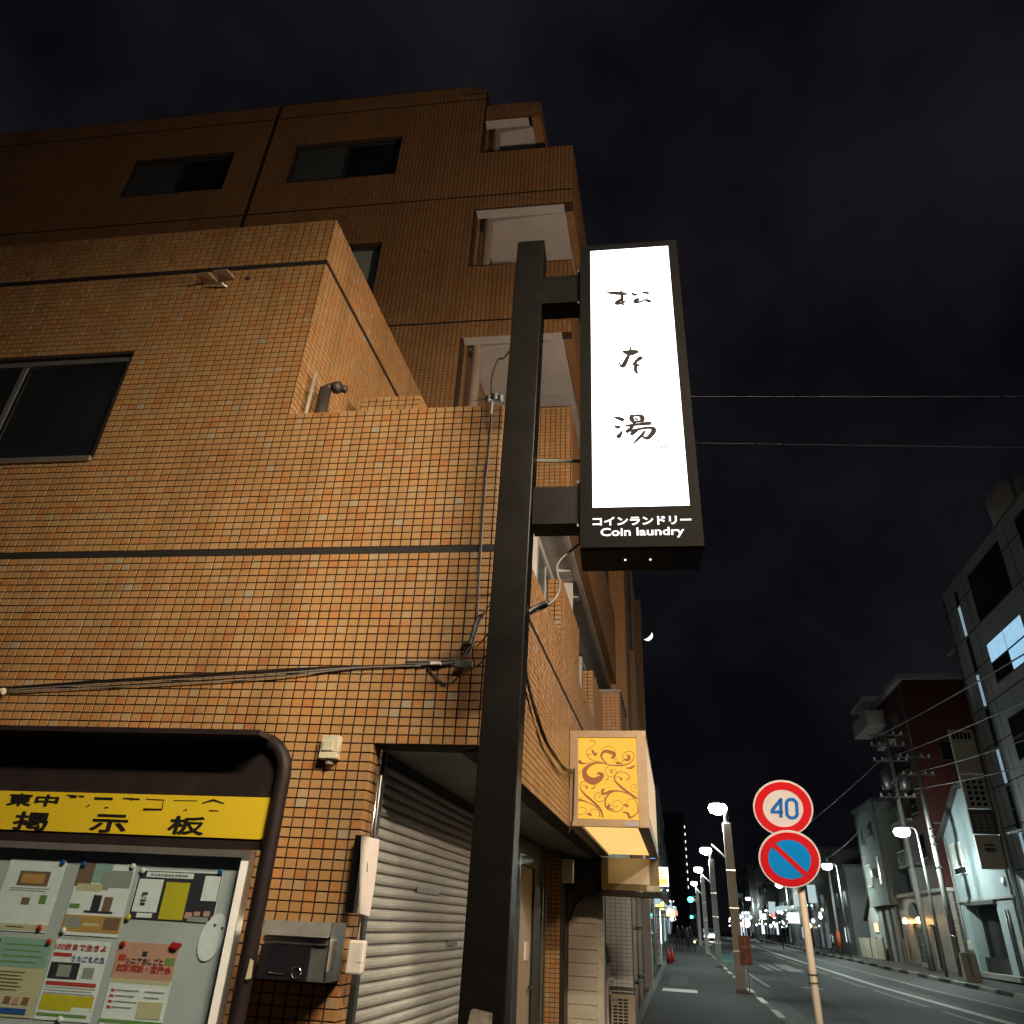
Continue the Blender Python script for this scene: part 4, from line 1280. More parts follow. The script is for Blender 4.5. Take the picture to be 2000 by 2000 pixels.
poster('white singing evening flyer with red heading and yellow ticket box, lower middle', -2.604, -2.328, 1.124, 1.432, WHT,
       [(0.02, 0.36, 0.78, 0.83, RED), (0.03, 0.56, 0.50, 0.71, DRK), (0.18, 0.42, 0.53, 0.68, GRY), (0.64, 0.84, 0.52, 0.66, GRY), (0.04, 0.94, 0.42, 0.47, RED)] + lines(0.04, 0.95, 0.39, 0.035, 3) + [(0.04, 0.97, 0.12, 0.31, YEL), (0.62, 0.95, 0.08, 0.17, WHT), (0.04, 0.92, 0.05, 0.085, GRN)],
       [('100歳まで生きよ', 0.02, 0.87, 0.94, 0.085, RED), ('うたごえの丘', 0.38, 0.73, 0.60, 0.075, BLU)], pins=((-2.47, 1.13, 'pin_white'),))
poster('senior job fair flyer with red heading, pink top and green band, lower right', -2.284, -1.988, 1.02, 1.438, WHT,
       [(0.0, 1.0, 0.66, 1.0, PINK), (0.02, 0.98, 0.62, 0.66, CRM), (0.04, 0.16, 0.82, 0.88, RED), (0.82, 0.97, 0.80, 0.87, GRN), (0.42, 0.5, 0.87, 0.92, DRK)] + [(0.06, 0.12, 0.54 - 0.05 * k, 0.565 - 0.05 * k, RED) for k in range(4)] + lines(0.14, 0.52, 0.55, 0.05, 4) + lines(0.62, 0.92, 0.55, 0.05, 2) + [(0.56, 0.95, 0.32, 0.47, CRM), (0.0, 1.0, 0.27, 0.30, GRN)] + lines(0.08, 0.6, 0.2, 0.05, 3),
       [('シニアおしごと', 0.18, 0.80, 0.62, 0.06, DRK), ('就職相談・面接会', 0.06, 0.725, 0.90, 0.07, RED)], pins=((-2.262, 1.428, 'pin_red'),))
gh = thing('paper_cutout', 'oval white paper cut-out with three dark marks under the night patrol notice', 'cut-out', FR(-1.842, PD, 1.38))
th = rad(24)
pts = []
for k in range(28):
    a = 2 * math.pi * k / 28
    x, y = 0.060 * math.cos(a), 0.103 * math.sin(a)
    pts.append((-1.842 + x * math.cos(th) + y * math.sin(th) * 0.55, 1.476 - x * math.sin(th) * 0.6 + y * math.cos(th)))
MB().extrude(pts, lambda a, d, b: FR(a, d, b), PD - 0.003, PD - 0.0015).build('sheet', WHT, gh)
for a, b in ((-1.872, 1.545), (-1.838, 1.522), (-1.80, 1.512)):
    MB().extrude([(a - 0.008, b + 0.008), (a + 0.008, b + 0.002), (a - 0.004, b - 0.010)], lambda a, d, b: FR(a, d, b), PD - 0.0040, PD - 0.0031).build('mark', DRK, gh)
hm = MB().extrude([(-1.995, 1.418), (-1.975, 1.436), (-1.985, 1.447), (-2.0, 1.445), (-2.015, 1.449), (-2.028, 1.44), (-2.022, 1.425)], lambda a, d, b: FR(a, d, b), PD - 0.016, PD - 0.004).build('heart_magnet', 'pin_red', origin=FR(-2.0, PD, 1.42))
tag(hm, 'red heart shaped magnet on the corner of the job fair flyer', 'magnet')
# ------------------------------------------------------------------ street lamps
mat('lamp_pole', (0.58, 0.56, 0.52), 0.5, var=0.15, scale=3)
emit_mat('lamp_glass', (0.90, 1.0, 0.93), 26.0)
emit_mat('lamp_glass_warm', (1.0, 0.86, 0.66), 20.0)
COOL = (0.84, 1.0, 0.92)
WARM = (1.0, 0.84, 0.62)


def kerb_lamp(x, y, h, label, power, w=0.145, arm=-0.25):
    g = zg(y)
    t = thing('street_lamp', label, 'street lamp', (x, y, g), 'lamp posts along the near kerb')
    # square steel column, narrower upper stage, bracket and flat head
    MB().hexa([(x - w, y - w, g), (x + w, y - w, g), (x + w, y + w, g), (x - w, y + w, g), (x - w * .92, y - w * .92, h), (x + w * .92, y - w * .92, h), (x + w * .92, y + w * .92, h), (x - w * .92, y + w * .92, h)]).build('column', 'lamp_pole', t, bevel=0.01)
    MB().tube([(x, y, h), (x, y, h + 0.42)], 0.085, 10).build('neck', 'alu_dark', t, True)
    MB().tube([(x, y, h + 0.36), (x + arm * 0.6, y, h + 0.55), (x + arm, y, h + 0.62)], 0.04, 8).build('arm', 'alu_dark', t, True)
    hd = MB().lathe([(0.03, 0.16), (0.16, 0.12), (0.24, 0.04), (0.24, 0.0)], (x + arm, y, h + 0.58), 18).build('head', 'alu', t, True)
    MB().lathe([(0.26, 0.02), (0.32, -0.10), (0.26, -0.24), (0.05, -0.32)], (x + arm, y, h + 0.578), 18).build('lens', 'lamp_glass', hd, True)
    MB().tube([(x - w * 0.95, y, h * 0.78), (x - w - 0.42, y, h * 0.86)], 0.035, 8).build('banner_arm', 'lamp_pole', t, True)
    MB().box(x - w - 0.02, x + w + 0.02, y - w - 0.02, y + w + 0.02, g + 0.002, g + 0.10).build('base', 'concrete', t)
    for z in (1.1, 2.3, 3.4):
        MB().box(x - w - 0.006, x + w + 0.006, y - w - 0.006, y + w + 0.006, z, z + 0.03).build('band', 'steel', t)
    spot('lamp_light', (x + arm, y, h + 0.20), (x + arm, y, 0), power, COOL, 0.12, 172, 0.35, t)
    return t


kerb_lamp(1.77, 27.9, 4.87, 'nearest pale square lamp post on the near kerb with a red board tied on', 600)
kerb_lamp(1.88, 45.1, 5.0, 'second pale square lamp post along the near kerb', 600)
kerb_lamp(1.80, 60.4, 5.04, 'third pale square lamp post along the near kerb, farthest of the three tall ones', 600)
kerb_lamp(1.9, 84.0, 5.3, 'small far lamp post on the near kerb by the green traffic light', 300)

rb = thing('notice_plate', 'sun faded red notice board tied to the nearest lamp post', 'sign', (2.0, 27.7, 0.9))
MB().box(1.80, 2.16, 27.66, 27.70, 0.75, 1.55).build('plate', mat('faded_red', (0.60, 0.20, 0.12), 0.6, var=0.3, dirt=(0.18, 0.07, 0.04)), rb)
MB().box(1.98, 2.01, 27.62, 27.658, 0.0, 1.45).build('stake', 'cream_plastic', rb)
MB().box(1.83, 2.12, 27.652, 27.659, 1.2, 1.28).build('stripe', 'print_pink', rb)

# unseen corner lamp: luminaire lengthened to soften shadows, road head added to brighten walls
WARM = (1.0, 0.82, 0.60)
nl = thing('unseen_corner_lamp', 'unseen kerbside lamp post with a long luminaire and a head added to light the walls', 'street lamp', (2.4, 0.7, 0))
MB().tube([(2.4, 0.7, 0), (2.4, 0.7, 5.7)], 0.09, 12, r2=0.06).build('column', 'lamp_pole', nl, True)
MB().tube(smooth([(2.4, 0.7, 5.4), (2.1, 0.6, 5.6), (1.65, 0.42, 5.57)], 5), 0.03, 8).build('arm', 'lamp_pole', nl, True)
LC, LD = (1.6, 0.4), (0.93, 0.37)
LF = lambda a, d, z: (LC[0] + LD[0] * a - LD[1] * d, LC[1] + LD[1] * a + LD[0] * d, z)
hd = MB().box(-1.25, 1.25, -0.09, 0.09, 5.44, 5.56, LF).build('head', 'alu', nl)
MB().box(-1.2, 1.2, -0.07, 0.07, 5.40, 5.438, LF).build('lens', 'lamp_glass_warm', hd)
area('lamp_light', (1.6, 0.4, 5.36), (0.1, 5.0, 1.8), 335, (1.0, 0.81, 0.56), 2.4, 0.12, nl)
MB().tube(smooth([(2.4, 0.7, 5.3), (3.0, 2.0, 5.62), (3.8, 3.4, 5.6)], 6), 0.035, 8).build('arm', 'lamp_pole', nl, True)
hd = MB().lathe([(0.03, 0.12), (0.14, 0.09), (0.2, 0.02), (0.2, 0.0)], (3.8, 3.4, 5.46), 16).build('head', 'alu', nl, True)
MB().lathe([(0.17, 0.0), (0.14, -0.05), (0.02, -0.08)], (3.8, 3.4, 5.458), 16).build('lens', 'lamp_glass_warm', hd, True)
light('lamp_light', (3.8, 3.4, 5.0), 760, (1.0, 0.72, 0.52), 0.16, nl)  # point light added under the road head to lift street faces and upper walls

# ------------------------------------------------------------------ road signs on a leaning beige pole
rs = thing('road_sign', 'forty limit disc above a blue no parking disc on one beige pole', 'road sign', (1.28, 9.06, 0))
MB().tube([(1.285, 9.06, 0), (1.268, 9.06, 3.08)], 0.038, 14).build('pole', mat('pole_beige', (0.62, 0.57, 0.49), 0.5, var=0.12), rs, True)
mat('sign_red', (0.80, 0.018, 0.03), 0.35, var=0.05)
mat('sign_white_paint', (0.86, 0.86, 0.88), 0.35, var=0.04)
mat('sign_blue', (0.006, 0.34, 1.0), 0.35, var=0.04)
mat('sign_digit', (0.02, 0.20, 0.72), 0.35, var=0.04)
TILT = rad(33)


def disc_pt(cx, cy, cz):
    ct, st = math.cos(TILT), math.sin(TILT)
    return lambda a, d, b: (cx + a, cy + d * ct - b * st, cz + d * st * 0 + b * ct + d * st)


def disc(mb, fn, r, d0, d1, n=44, r0=None):
    if r0 is None:
        return mb.extrude([(r * math.cos(2 * math.pi * k / n), r * math.sin(2 * math.pi * k / n)) for k in range(n)], fn, d0, d1)
    for k in range(n):
        a0, a1 = 2 * math.pi * k / n, 2 * math.pi * (k + 1) / n
        P = [(q * math.cos(a), q * math.sin(a)) for q, a in ((r0, a0), (r, a0), (r, a1), (r0, a1))]
        mb.hexa([fn(x, d1, y) for x, y in P] + [fn(x, d0, y) for x, y in P])
    return mb


for cz, kind in ((2.785, 40), (2.292, 0)):
    f = disc_pt(1.15, 8.73, cz)
    name = 'speed_disc' if kind else 'parking_disc'
    pl_ = disc(MB(), f, 0.305, 0.0, 0.012).build(name, 'sign_white_paint', rs)
    disc(MB(), f, 0.288, -0.003, -0.0005, r0=0.205 if kind else 0.21).build('red_ring', 'sign_red', pl_)
    if kind:
        dg = MB()
        w = 0.034
        for st in ([(-0.012, 0.105, w), (-0.118, -0.03, w)], [(-0.128, -0.04, w), (0.0, -0.04, w)], [(-0.018, 0.11, w), (-0.026, -0.10, w)]):
            dg.ribbon(st, f, -0.004, -0.001, 3)
        loop = [(0.088 + 0.052 * math.cos(a), 0.0 + (0.048 if math.sin(a) > 0 else -0.048) + 0.054 * math.sin(a), 0.033) for a in [math.pi / 2 + 2 * math.pi * k / 24 for k in range(25)]]
        dg.ribbon(loop, f, -0.0045, -0.0012, 2)
        dg.build('digits', 'sign_digit', pl_)
    else:
        disc(MB(), f, 0.2095, -0.002, -0.0005).build('blue_field', 'sign_blue', pl_)
        MB().ribbon([(-0.158, 0.158, 0.052), (0.158, -0.158, 0.052)], f, -0.0042, -0.0021, 3).build('red_bar', 'sign_red', pl_)
    MB().box(1.22, 1.31, 8.76, 9.03, cz - 0.02, cz + 0.02).build('bracket', 'steel_dull', rs)
for z in (1.2, 1.27):
    MB().box(1.236, 1.322, 9.017, 9.103, z, z + 0.012).build('strap', 'cable_black', rs)

# ------------------------------------------------------------------ yellow sign box on the street face
yb = thing('sign_box', 'projecting shop sign box with lit yellow floral end panel', 'sign', (-0.62, 7.6, 2.43))
mat('box_tan', (0.38, 0.26, 0.15), 0.45, var=0.1, scale=8)
emit_mat('yellow_lit', (1.0, 0.545, 0.07), 0.80)
emit_mat('soffit_lit', (1.0, 0.60, 0.19), 0.85, True)
emit_mat('white_lit_soft', (1.0, 0.72, 0.42), 0.6)
yy = 7.6
x0, x1, z0, z1 = XC + 0.004, -0.227, 2.43, 3.335
MB().box(x0, x1, yy + 0.02, 11.0, z1 - 0.05, z1).box(x1 - 0.03, x1, yy + 0.02, 11.0, z0 + 0.002, z0 + 0.12).box(x0, x0 + 0.05, yy + 0.02, 11.0, z0, z1 - 0.051).build('carcass', 'box_tan', yb)
fr_ = MB()
for a, b, c, d in ((x0, x0 + 0.083, z0, z1), (x1 - 0.095, x1, z0, z1), (x0 + 0.083, x1 - 0.095, z0, z0 + 0.07), (x0 + 0.083, x1 - 0.095, z1 - 0.07, z1)):
    fr_.box(a, b, yy - 0.02, yy + 0.018, c, d)
fr_.build('end_frame', 'box_tan', yb, bevel=0.004)
MB().box(x0 + 0.084, x1 - 0.096, yy + 0.002, yy + 0.012, z0 + 0.071, z1 - 0.071).build('floral_panel', 'yellow_lit', yb)
MB().box(x1 - 0.012, x1 - 0.003, yy + 0.03, 10.98, z0 + 0.121, z1 - 0.051).build('street_panel', 'white_lit_soft', yb)
MB().box(x0 + 0.11, x1 - 0.11, yy + 0.06, 10.95, z0 + 0.03, z0 + 0.036).build('lit_soffit', 'soffit_lit', yb)
MB().box(x0 + 0.052, x0 + 0.109, yy + 0.02, 11.0, z0 + 0.004, z0 + 0.06).box(x1 - 0.109, x1 - 0.031, yy + 0.02, 11.0, z0 + 0.004, z0 + 0.06).build('side_rail', 'brown_black', yb)
MB().box(-0.46, -0.33, yy - 0.026, yy - 0.0205, z0 + 0.012, z0 + 0.05).build('permit_sticker', 'print_grey', yb)
for xx, zz in ((x0 + 0.02, z1 - 0.04), (x0 + 0.06, z1 - 0.04), (x1 - 0.02, z1 - 0.03), (x0 + 0.25, z0 + 0.03), (x1 - 0.2, z0 + 0.03)):
    MB().lathe([(0.006, -0.003), (0.006, 0)], (xx, yy - 0.0205, zz), 8, 'y').build('screw', 'steel_dull', yb)
# scroll ornament, drawn in panel coordinates (u right, v up, 0..1)
U0, U1, V0, V1 = x0 + 0.084, x1 - 0.096, z0 + 0.071, z1 - 0.071
PX = lambda p: [((x - 875) / 565 * (U1 - U0) + U0, (1205 - y) / 785 * (V1 - V0) + V0, w / 565 * (U1 - U0)) for x, y, w in p]


def spiral(cx, cy, r0, r1, a0, a1, w0, w1, n=10):
    return [(cx + (r0 + (r1 - r0) * k / n) * math.cos(rad(a0 + (a1 - a0) * k / n)), cy + (r0 + (r1 - r0) * k / n) * math.sin(rad(a0 + (a1 - a0) * k / n)), w0 + (w1 - w0) * k / n) for k in range(n + 1)]


ORN = [
    [(1110, 662, 5), (1030, 650, 6), (975, 620, 6), (955, 570, 5), (975, 530, 5), (1020, 500, 4), (1042, 465, 5), (1020, 445, 6), (988, 450, 8)],
    [(1060, 560, 4), (1040, 590, 24), (1012, 545, 18), (1005, 535, 4)],
    [(965, 600, 4), (985, 585, 8), (1005, 590, 4)],
    [(1150, 675, 12), (1110, 630, 16), (1100, 590, 20), (1130, 555, 26), (1180, 560, 34), (1225, 580, 36), (1215, 615, 26), (1190, 615, 10)],
    [(1095, 540, 3), (1130, 512, 4), (1200, 508, 4), (1250, 555, 3)],
    [(878, 650, 40), (900, 670, 28), (940, 680, 10), (1010, 665, 5), (1100, 668, 8), (1180, 690, 10), (1280, 695, 12), (1370, 670, 10), (1415, 610, 8), (1400, 560, 6), (1350, 555, 5), (1308, 585, 5), (1315, 630, 8), (1355, 635, 30), (1370, 605, 26), (1340, 590, 8)],
    [(1262, 690, 6), (1250, 665, 22), (1300, 680, 12)], [(1235, 670, 4), (1228, 640, 4), (1260, 625, 4)], [(1290, 660, 4), (1310, 645, 6), (1320, 660, 4)],
    [(1420, 690, 10), (1385, 715, 22), (1335, 718, 6)],
    [(1130, 672, 8), (1040, 675, 14), (970, 705, 30), (935, 760, 44), (955, 820, 60), (1020, 850, 66), (1085, 820, 50), (1105, 785, 34), (1070, 770, 20), (1058, 790, 6)],
    [(1000, 690, 6), (930, 720, 5), (880, 790, 4)],
    [(1180, 690, 5), (1140, 730, 5), (1140, 780, 5), (1190, 803, 4), (1240, 780, 4), (1235, 740, 4), (1195, 735, 5), (1190, 758, 12), (1210, 760, 10)],
    [(1160, 800, 4), (1160, 830, 7), (1135, 832, 8)],
    [(1435, 1010, 16), (1360, 960, 22), (1270, 890, 22), (1222, 830, 14), (1240, 775, 8), (1290, 755, 6), (1350, 775, 7), (1365, 815, 10), (1335, 835, 10)],
    [(1225, 815, 4), (1265, 805, 6), (1290, 825, 18), (1275, 832, 8)],
    [(1110, 1190, 14), (1080, 1110, 22), (1010, 1040, 22), (940, 980, 18), (895, 920, 10), (900, 870, 6), (950, 845, 5)],
    [(905, 900, 4), (940, 890, 5), (960, 910, 16), (945, 922, 8)], [(1035, 880, 5), (1030, 910, 10), (1000, 925, 8)],
    [(1435, 1130, 10), (1425, 1050, 7), (1380, 985, 8), (1290, 945, 12), (1200, 945, 16), (1150, 990, 14), (1130, 1050, 14), (1150, 1110, 12), (1230, 1135, 6), (1290, 1105, 5), (1295, 1055, 4), (1250, 1030, 4), (1205, 1050, 4), (1205, 1085, 4), (1245, 1088, 5)],
    [(1220, 935, 8), (1180, 950, 30), (1100, 975, 8)], [(1130, 920, 6), (1105, 940, 26), (1120, 970, 14), (1140, 975, 4)],
    [(1130, 975, 5), (1060, 960, 5), (1030, 1000, 5), (1055, 1040, 5), (1110, 1035, 5), (1125, 1000, 4), (1090, 978, 4), (1068, 1000, 4), (1085, 1005, 5)],
    [(1150, 1060, 6), (1175, 1080, 16), (1150, 1095, 16), (1215, 1120, 10)], [(1300, 1065, 5), (1330, 1075, 26), (1350, 1085, 5)], [(1330, 1060, 4), (1350, 1020, 4), (1400, 1010, 4)],
    [(1440, 1130, 8), (1400, 1165, 10), (1355, 1185, 22), (1340, 1150, 24), (1290, 1135, 8)],
    [(878, 1030, 26), (930, 1040, 14), (1000, 1070, 8), (1060, 1110, 8), (1085, 1190, 6)],
    [(880, 1000, 3), (920, 1015, 3)], [(878, 1170, 5), (930, 1160, 4), (955, 1130, 4), (925, 1100, 4), (885, 1110, 4)],
    [(955, 1160, 5), (985, 1165, 26), (1005, 1172, 5)], [(985, 1150, 4), (1000, 1120, 4), (1050, 1118, 4), (1075, 1150, 4), (1070, 1190, 4)],
    [(1375, 900, 4), (1400, 875, 4), (1435, 880, 4)], [(1375, 900, 4), (1385, 940, 4), (1430, 950, 4)], [(1410, 905, 8), (1432, 912, 5)],
]
mat('ornament', (0.10, 0.03, 0.008), 0.6, emit=(0.55, 0.17, 0.035), estr=0.34)
orn = MB()
for k, st in enumerate(ORN):
    orn.ribbon([(max(U0 + 0.002, min(U1 - 0.002, a)), max(V0 + 0.002, min(V1 - 0.002, b)), w) for a, b, w in PX(st)], lambda a, d, b: (a, d, b), yy - 0.0002 - 0.0001 * k, yy + 0.0018, 5)
orn.build('scroll_ornament', 'ornament', yb)

aw = thing('end_board', 'pale panel in a brown frame hanging at the far end of the yellow sign box', 'board', (-0.6, 11.03, 2.04))
MB().box(-0.995, -0.905, 11.02, 11.1, 2.03, 2.425).box(-0.345, -0.23, 11.02, 11.1, 2.03, 2.425).box(-0.905, -0.345, 11.02, 11.1, 2.03, 2.11).build('frame', mat('frame_brown', (0.20, 0.15, 0.09), 0.55, var=0.2), aw)
MB().box(-0.905, -0.345, 11.05, 11.08, 2.111, 2.425).build('panel', mat('panel_cream', (0.74, 0.69, 0.62), 0.5, var=0.06), aw)
MB().box(-0.40, -0.22, 10.99, 11.015, 2.03, 2.10).build('screw_plate', 'cream_plastic', aw)
MB().box(-1.0, -0.20, 11.02, 11.3, 1.96, 2.02).build('lower_rail', 'groove_black', aw)
MB().box(-1.45, -0.98, 11.25, 11.7, 2.0, 2.4).build('dark_box', 'groove_black', aw)
o = MB().tube([(-0.24, 12.2, 2.05), (-0.14, 12.0, 1.93)], 0.035, 8).build('awning_arm', 'steel_dull', origin=(-0.2, 12.1, 2.0))
tag(o, 'folded awning arm tip below the end of the yellow sign box', 'awning')

# ------------------------------------------------------------------ things on the pavement side further along
wt = thing('white_tiled_wall', 'short return wall of small glossy white tiles behind the outdoor unit', 'wall', (-1.0, 14.4, 0))
MB().box(-1.24, -0.80, 14.41, 14.8, 0, 2.1).build('core', 'concrete', wt)
me_w = None
for i in range(5):
    for j in range(34):
        if me_w is None:
            q = MB().box(0.004, 0.084, 14.395, 14.41, 0.004, 0.057).build('tile', mat('tile_white', (0.68, 0.71, 0.70), 0.16, var=0.1), wt)
            me_w = q.data
        else:
            q = bpy.data.objects.new('tile', me_w)
            col.objects.link(q)
            q.parent = wt
        q.location = (-1.24 + i * 0.088, 0, j * 0.0612)
ac = thing('outdoor_unit', 'beige air conditioner outdoor unit with slotted grille standing by the kerb', 'air conditioner', (-0.92, 13.6, 0))
MB().box(-1.11, -0.735, 13.6, 13.95, 0.08, 0.70).build('case', mat('ac_beige', (0.55, 0.47, 0.38), 0.5, var=0.1), ac, bevel=0.01)
me_g = None
for i in range(3):
    for j in range(12):
        if i == 0 and j > 9:
            continue
        if me_g is None:
            q = MB().box(0.0, 0.062, 13.592, 13.599, 0, 0.024).build('grille_slot', 'groove_black', ac)
            me_g = q.data
        else:
            q = bpy.data.objects.new('grille_slot', me_g)
            col.objects.link(q)
            q.parent = ac
        q.location = (-1.07 + i * 0.08, 0, 0.14 + j * 0.043)
MB().box(-1.09, -0.99, 13.594, 13.599, 0.60, 0.64).build('name_badge', 'print_grey', ac)
MB().box(-1.09, -0.76, 13.62, 13.93, 0.0, 0.079).build('feet', 'concrete', ac)
MB().box(-1.13, -0.72, 13.58, 13.97, 0.745, 0.775).build('hood', 'alu_dark', ac)
MB().tube(smooth([(-1.16, 13.7, 0.1), (-1.17, 13.7, 0.6), (-1.15, 13.7, 0.85), (-1.08, 13.75, 0.88)], 5), 0.03, 8).build('hose', 'white_plastic', ac, True)
# white column, downpipes and shop fronts
co = thing('shop_column', 'square white column at the edge of the shop front', 'column', (-0.96, 25.6, 0))
MB().box(-1.08, -0.85, 25.6, 25.9, 0.0, 2.6).build('shaft', 'plaster_white', co)
MB().box(-1.10, -0.83, 25.58, 25.92, 0.0, 0.09).build('foot', 'concrete', co)
for k, (x, y) in enumerate(((-0.98, 18.6), (-0.97, 20.8))):
    dp = thing('downpipe', ('shiny white downpipe just beyond the white tiled wall', 'second shiny white downpipe, nearer the white column')[k], 'pipe', (x, y, 0), 'white downpipes')
    MB().tube([(x, y, 0.0), (x, y, 2.5)], 0.055, 12).build('tube', mat('pipe_white', (0.6, 0.61, 0.6), 0.12), dp, True)
    for z in (0.6, 1.6, 2.3):
        MB().lathe([(0.066, -0.03), (0.066, 0.03)], (x, y, z), 12).build('bracket', 'steel', dp, True)
vm = thing('drinks_machine', 'tall white drinks machine with red vertical lettering on its side', 'vending machine', (-1.15, 42, 0))
mat('machine_white', (0.82, 0.82, 0.82), 0.35, var=0.08)
MB().box(-1.45, -0.93, 42.0, 43.1, 0.12, 2.55).build('body', 'machine_white', vm, bevel=0.02)
MB().box(-1.44, -0.94, 42.02, 43.08, 0.0, 0.119).build('plinth', 'alu_dark', vm)
KF = lambda a, d, b: (-1.33 + b, d, 1.80 - a)      # letters lie on their side, reading downwards
text('KIRIN', 0.2, KF, 'lettering', 'sign_red', vm, 0.0, -0.02, 41.995, width=1.30, height=0.32, embolden=0.008, extrude=0.006)
emit_mat('machine_light', (0.80, 0.95, 1.0), 4.0)
MB().box(-0.928, -0.915, 42.1, 43.0, 1.0, 2.4).build('lit_display', 'machine_light', vm)
cn_m = mat('cone_red', (0.5, 0.03, 0.02), 0.5)
for k, (x, y, lb_) in enumerate(((-0.66, 46.5, 'red traffic cone nearest the drinks machine'), (-0.5, 48.2, 'second red traffic cone, farther from the drinks machine'))):
    cn = thing('traffic_cone', lb_, 'traffic cone', (x, y, 0), 'red cones by the drinks machine')
    MB().lathe([(0.16, 0.03), (0.03, 0.70), (0.02, 0.71)], (x, y, 0), 14).build('cone', 'cone_red', cn, True)
    MB().box(x - 0.19, x + 0.19, y - 0.19, y + 0.19, 0, 0.03).build('base', 'cone_red', cn)
os_ = thing('lit_shop_sign', 'small lit orange and white hanging sign past the yellow sign box', 'sign', (-0.5, 30, 3.0))
emit_mat('orange_lit', (1.0, 0.50, 0.12), 1.5)
emit_mat('warm_lit', (1.0, 0.86, 0.66), 2.6)
MB().box(-0.74, -0.30, 30.0, 30.2, 2.96, 3.58).build('case', 'warm_lit', os_)
MB().box(-0.68, -0.36, 29.985, 29.999, 3.0, 3.2).build('orange_band', 'orange_lit', os_)
text('玉', 0.3, lambda a, d, b: (a, d, b), 'lettering', 'orange_lit', os_, -0.66, 3.22, 29.995, width=0.24, height=0.28, embolden=0.01, extrude=0.005)
MB().tube([(-1.0, 30.1, 3.5), (-0.74, 30.1, 3.5)], 0.03, 6).build('bracket', 'steel_dull', os_)
# ------------------------------------------------------------------ buildings across the street
XF = 16.0


def wall_windows(root, rects, x, m_pane, frame='alu_dark', name='window', bars=0, sill=False):
    for k, (ya, yb, za, zb) in enumerate(rects):
        w = MB().box(x - 0.03, x + 0.05, ya, yb, za, zb).build(name, frame, root)
        n = max(1, bars)
        for i in range(n):
            p, q = ya + (yb - ya) * i / n + 0.05, ya + (yb - ya) * (i + 1) / n - 0.05
            MB().box(x - 0.045, x - 0.031, p, q, za + 0.06, zb - 0.06).build('pane', m_pane if isinstance(m_pane, str) else m_pane[k % len(m_pane)], w)
        if sill:
            MB().box(x - 0.10, x - 0.03, ya - 0.05, yb + 0.05, za - 0.06, za).build('sill', 'concrete', w)


mat('grey_panel', (0.46, 0.49, 0.475), 0.6, var=0.2, scale=0.8)
mat('blue_render', (0.27, 0.33, 0.345), 0.9, spec=0.2, var=0.12, scale=0.9)
mat('red_render', (0.085, 0.018, 0.014), 0.65, var=0.25, scale=0.8)
mat('green_render', (0.20, 0.23, 0.215), 0.9, spec=0.2, var=0.2, scale=0.9)
mat('house_white', (0.42, 0.42, 0.40), 0.75, var=0.15)
mat('dark_render', (0.06, 0.062, 0.065), 0.8, var=0.3, scale=0.5)
mat('mid_render', (0.13, 0.13, 0.125), 0.8, var=0.3, scale=0.5)
mat('board_cream', (0.46, 0.43, 0.34), 0.55, var=0.1)
mat('fence_cream', (0.50, 0.43, 0.33), 0.6, var=0.15)
tile_far_mat('stone_brick', 1.0, 0.30, 0.11)
_b = [x for x in MATS['stone_brick'].node_tree.nodes if x.type == 'TEX_BRICK'][0]
_b.offset = 0.5
_b.inputs['Color1'].default_value = (0.27, 0.22, 0.18, 1)
_b.inputs['Color2'].default_value = (0.36, 0.32, 0.27, 1)
_b.inputs['Mortar'].default_value = (0.16, 0.14, 0.12, 1)
_b.inputs['Mortar Size'].default_value = 0.012
emit_mat('office_lit', (0.42, 0.74, 1.0), 0.62, True)
emit_mat('slot_lit', (0.55, 0.80, 0.95), 0.30)
emit_mat('shop_white', (0.86, 0.97, 1.0), 0.9)
emit_mat('shop_dim', (0.6, 0.8, 0.85), 0.12)
emit_mat('dot_white', (0.95, 1.0, 1.0), 7.0)
emit_mat('dot_warm', (1.0, 0.75, 0.45), 5.0)
emit_mat('dot_cool', (0.6, 0.95, 1.0), 5.0)
emit_mat('shop_soft', (0.70, 0.92, 0.95), 0.5)
emit_mat('shop_warm', (1.0, 0.72, 0.40), 1.2)
emit_mat('bulb_warm', (1.0, 0.55, 0.18), 12.0)
emit_mat('signal_green', (0.05, 1.0, 0.72), 9.0)
emit_mat('signal_red', (1.0, 0.10, 0.10), 3.0)
emit_mat('head_lamp', (0.95, 1.0, 1.0), 30.0)
emit_mat('tower_dot', (0.75, 0.95, 0.95), 2.2)
emit_mat('moon_lit', (1.0, 0.98, 0.95), 1.1)
emit_mat('lantern', (1.0, 0.82, 0.78), 2.0)

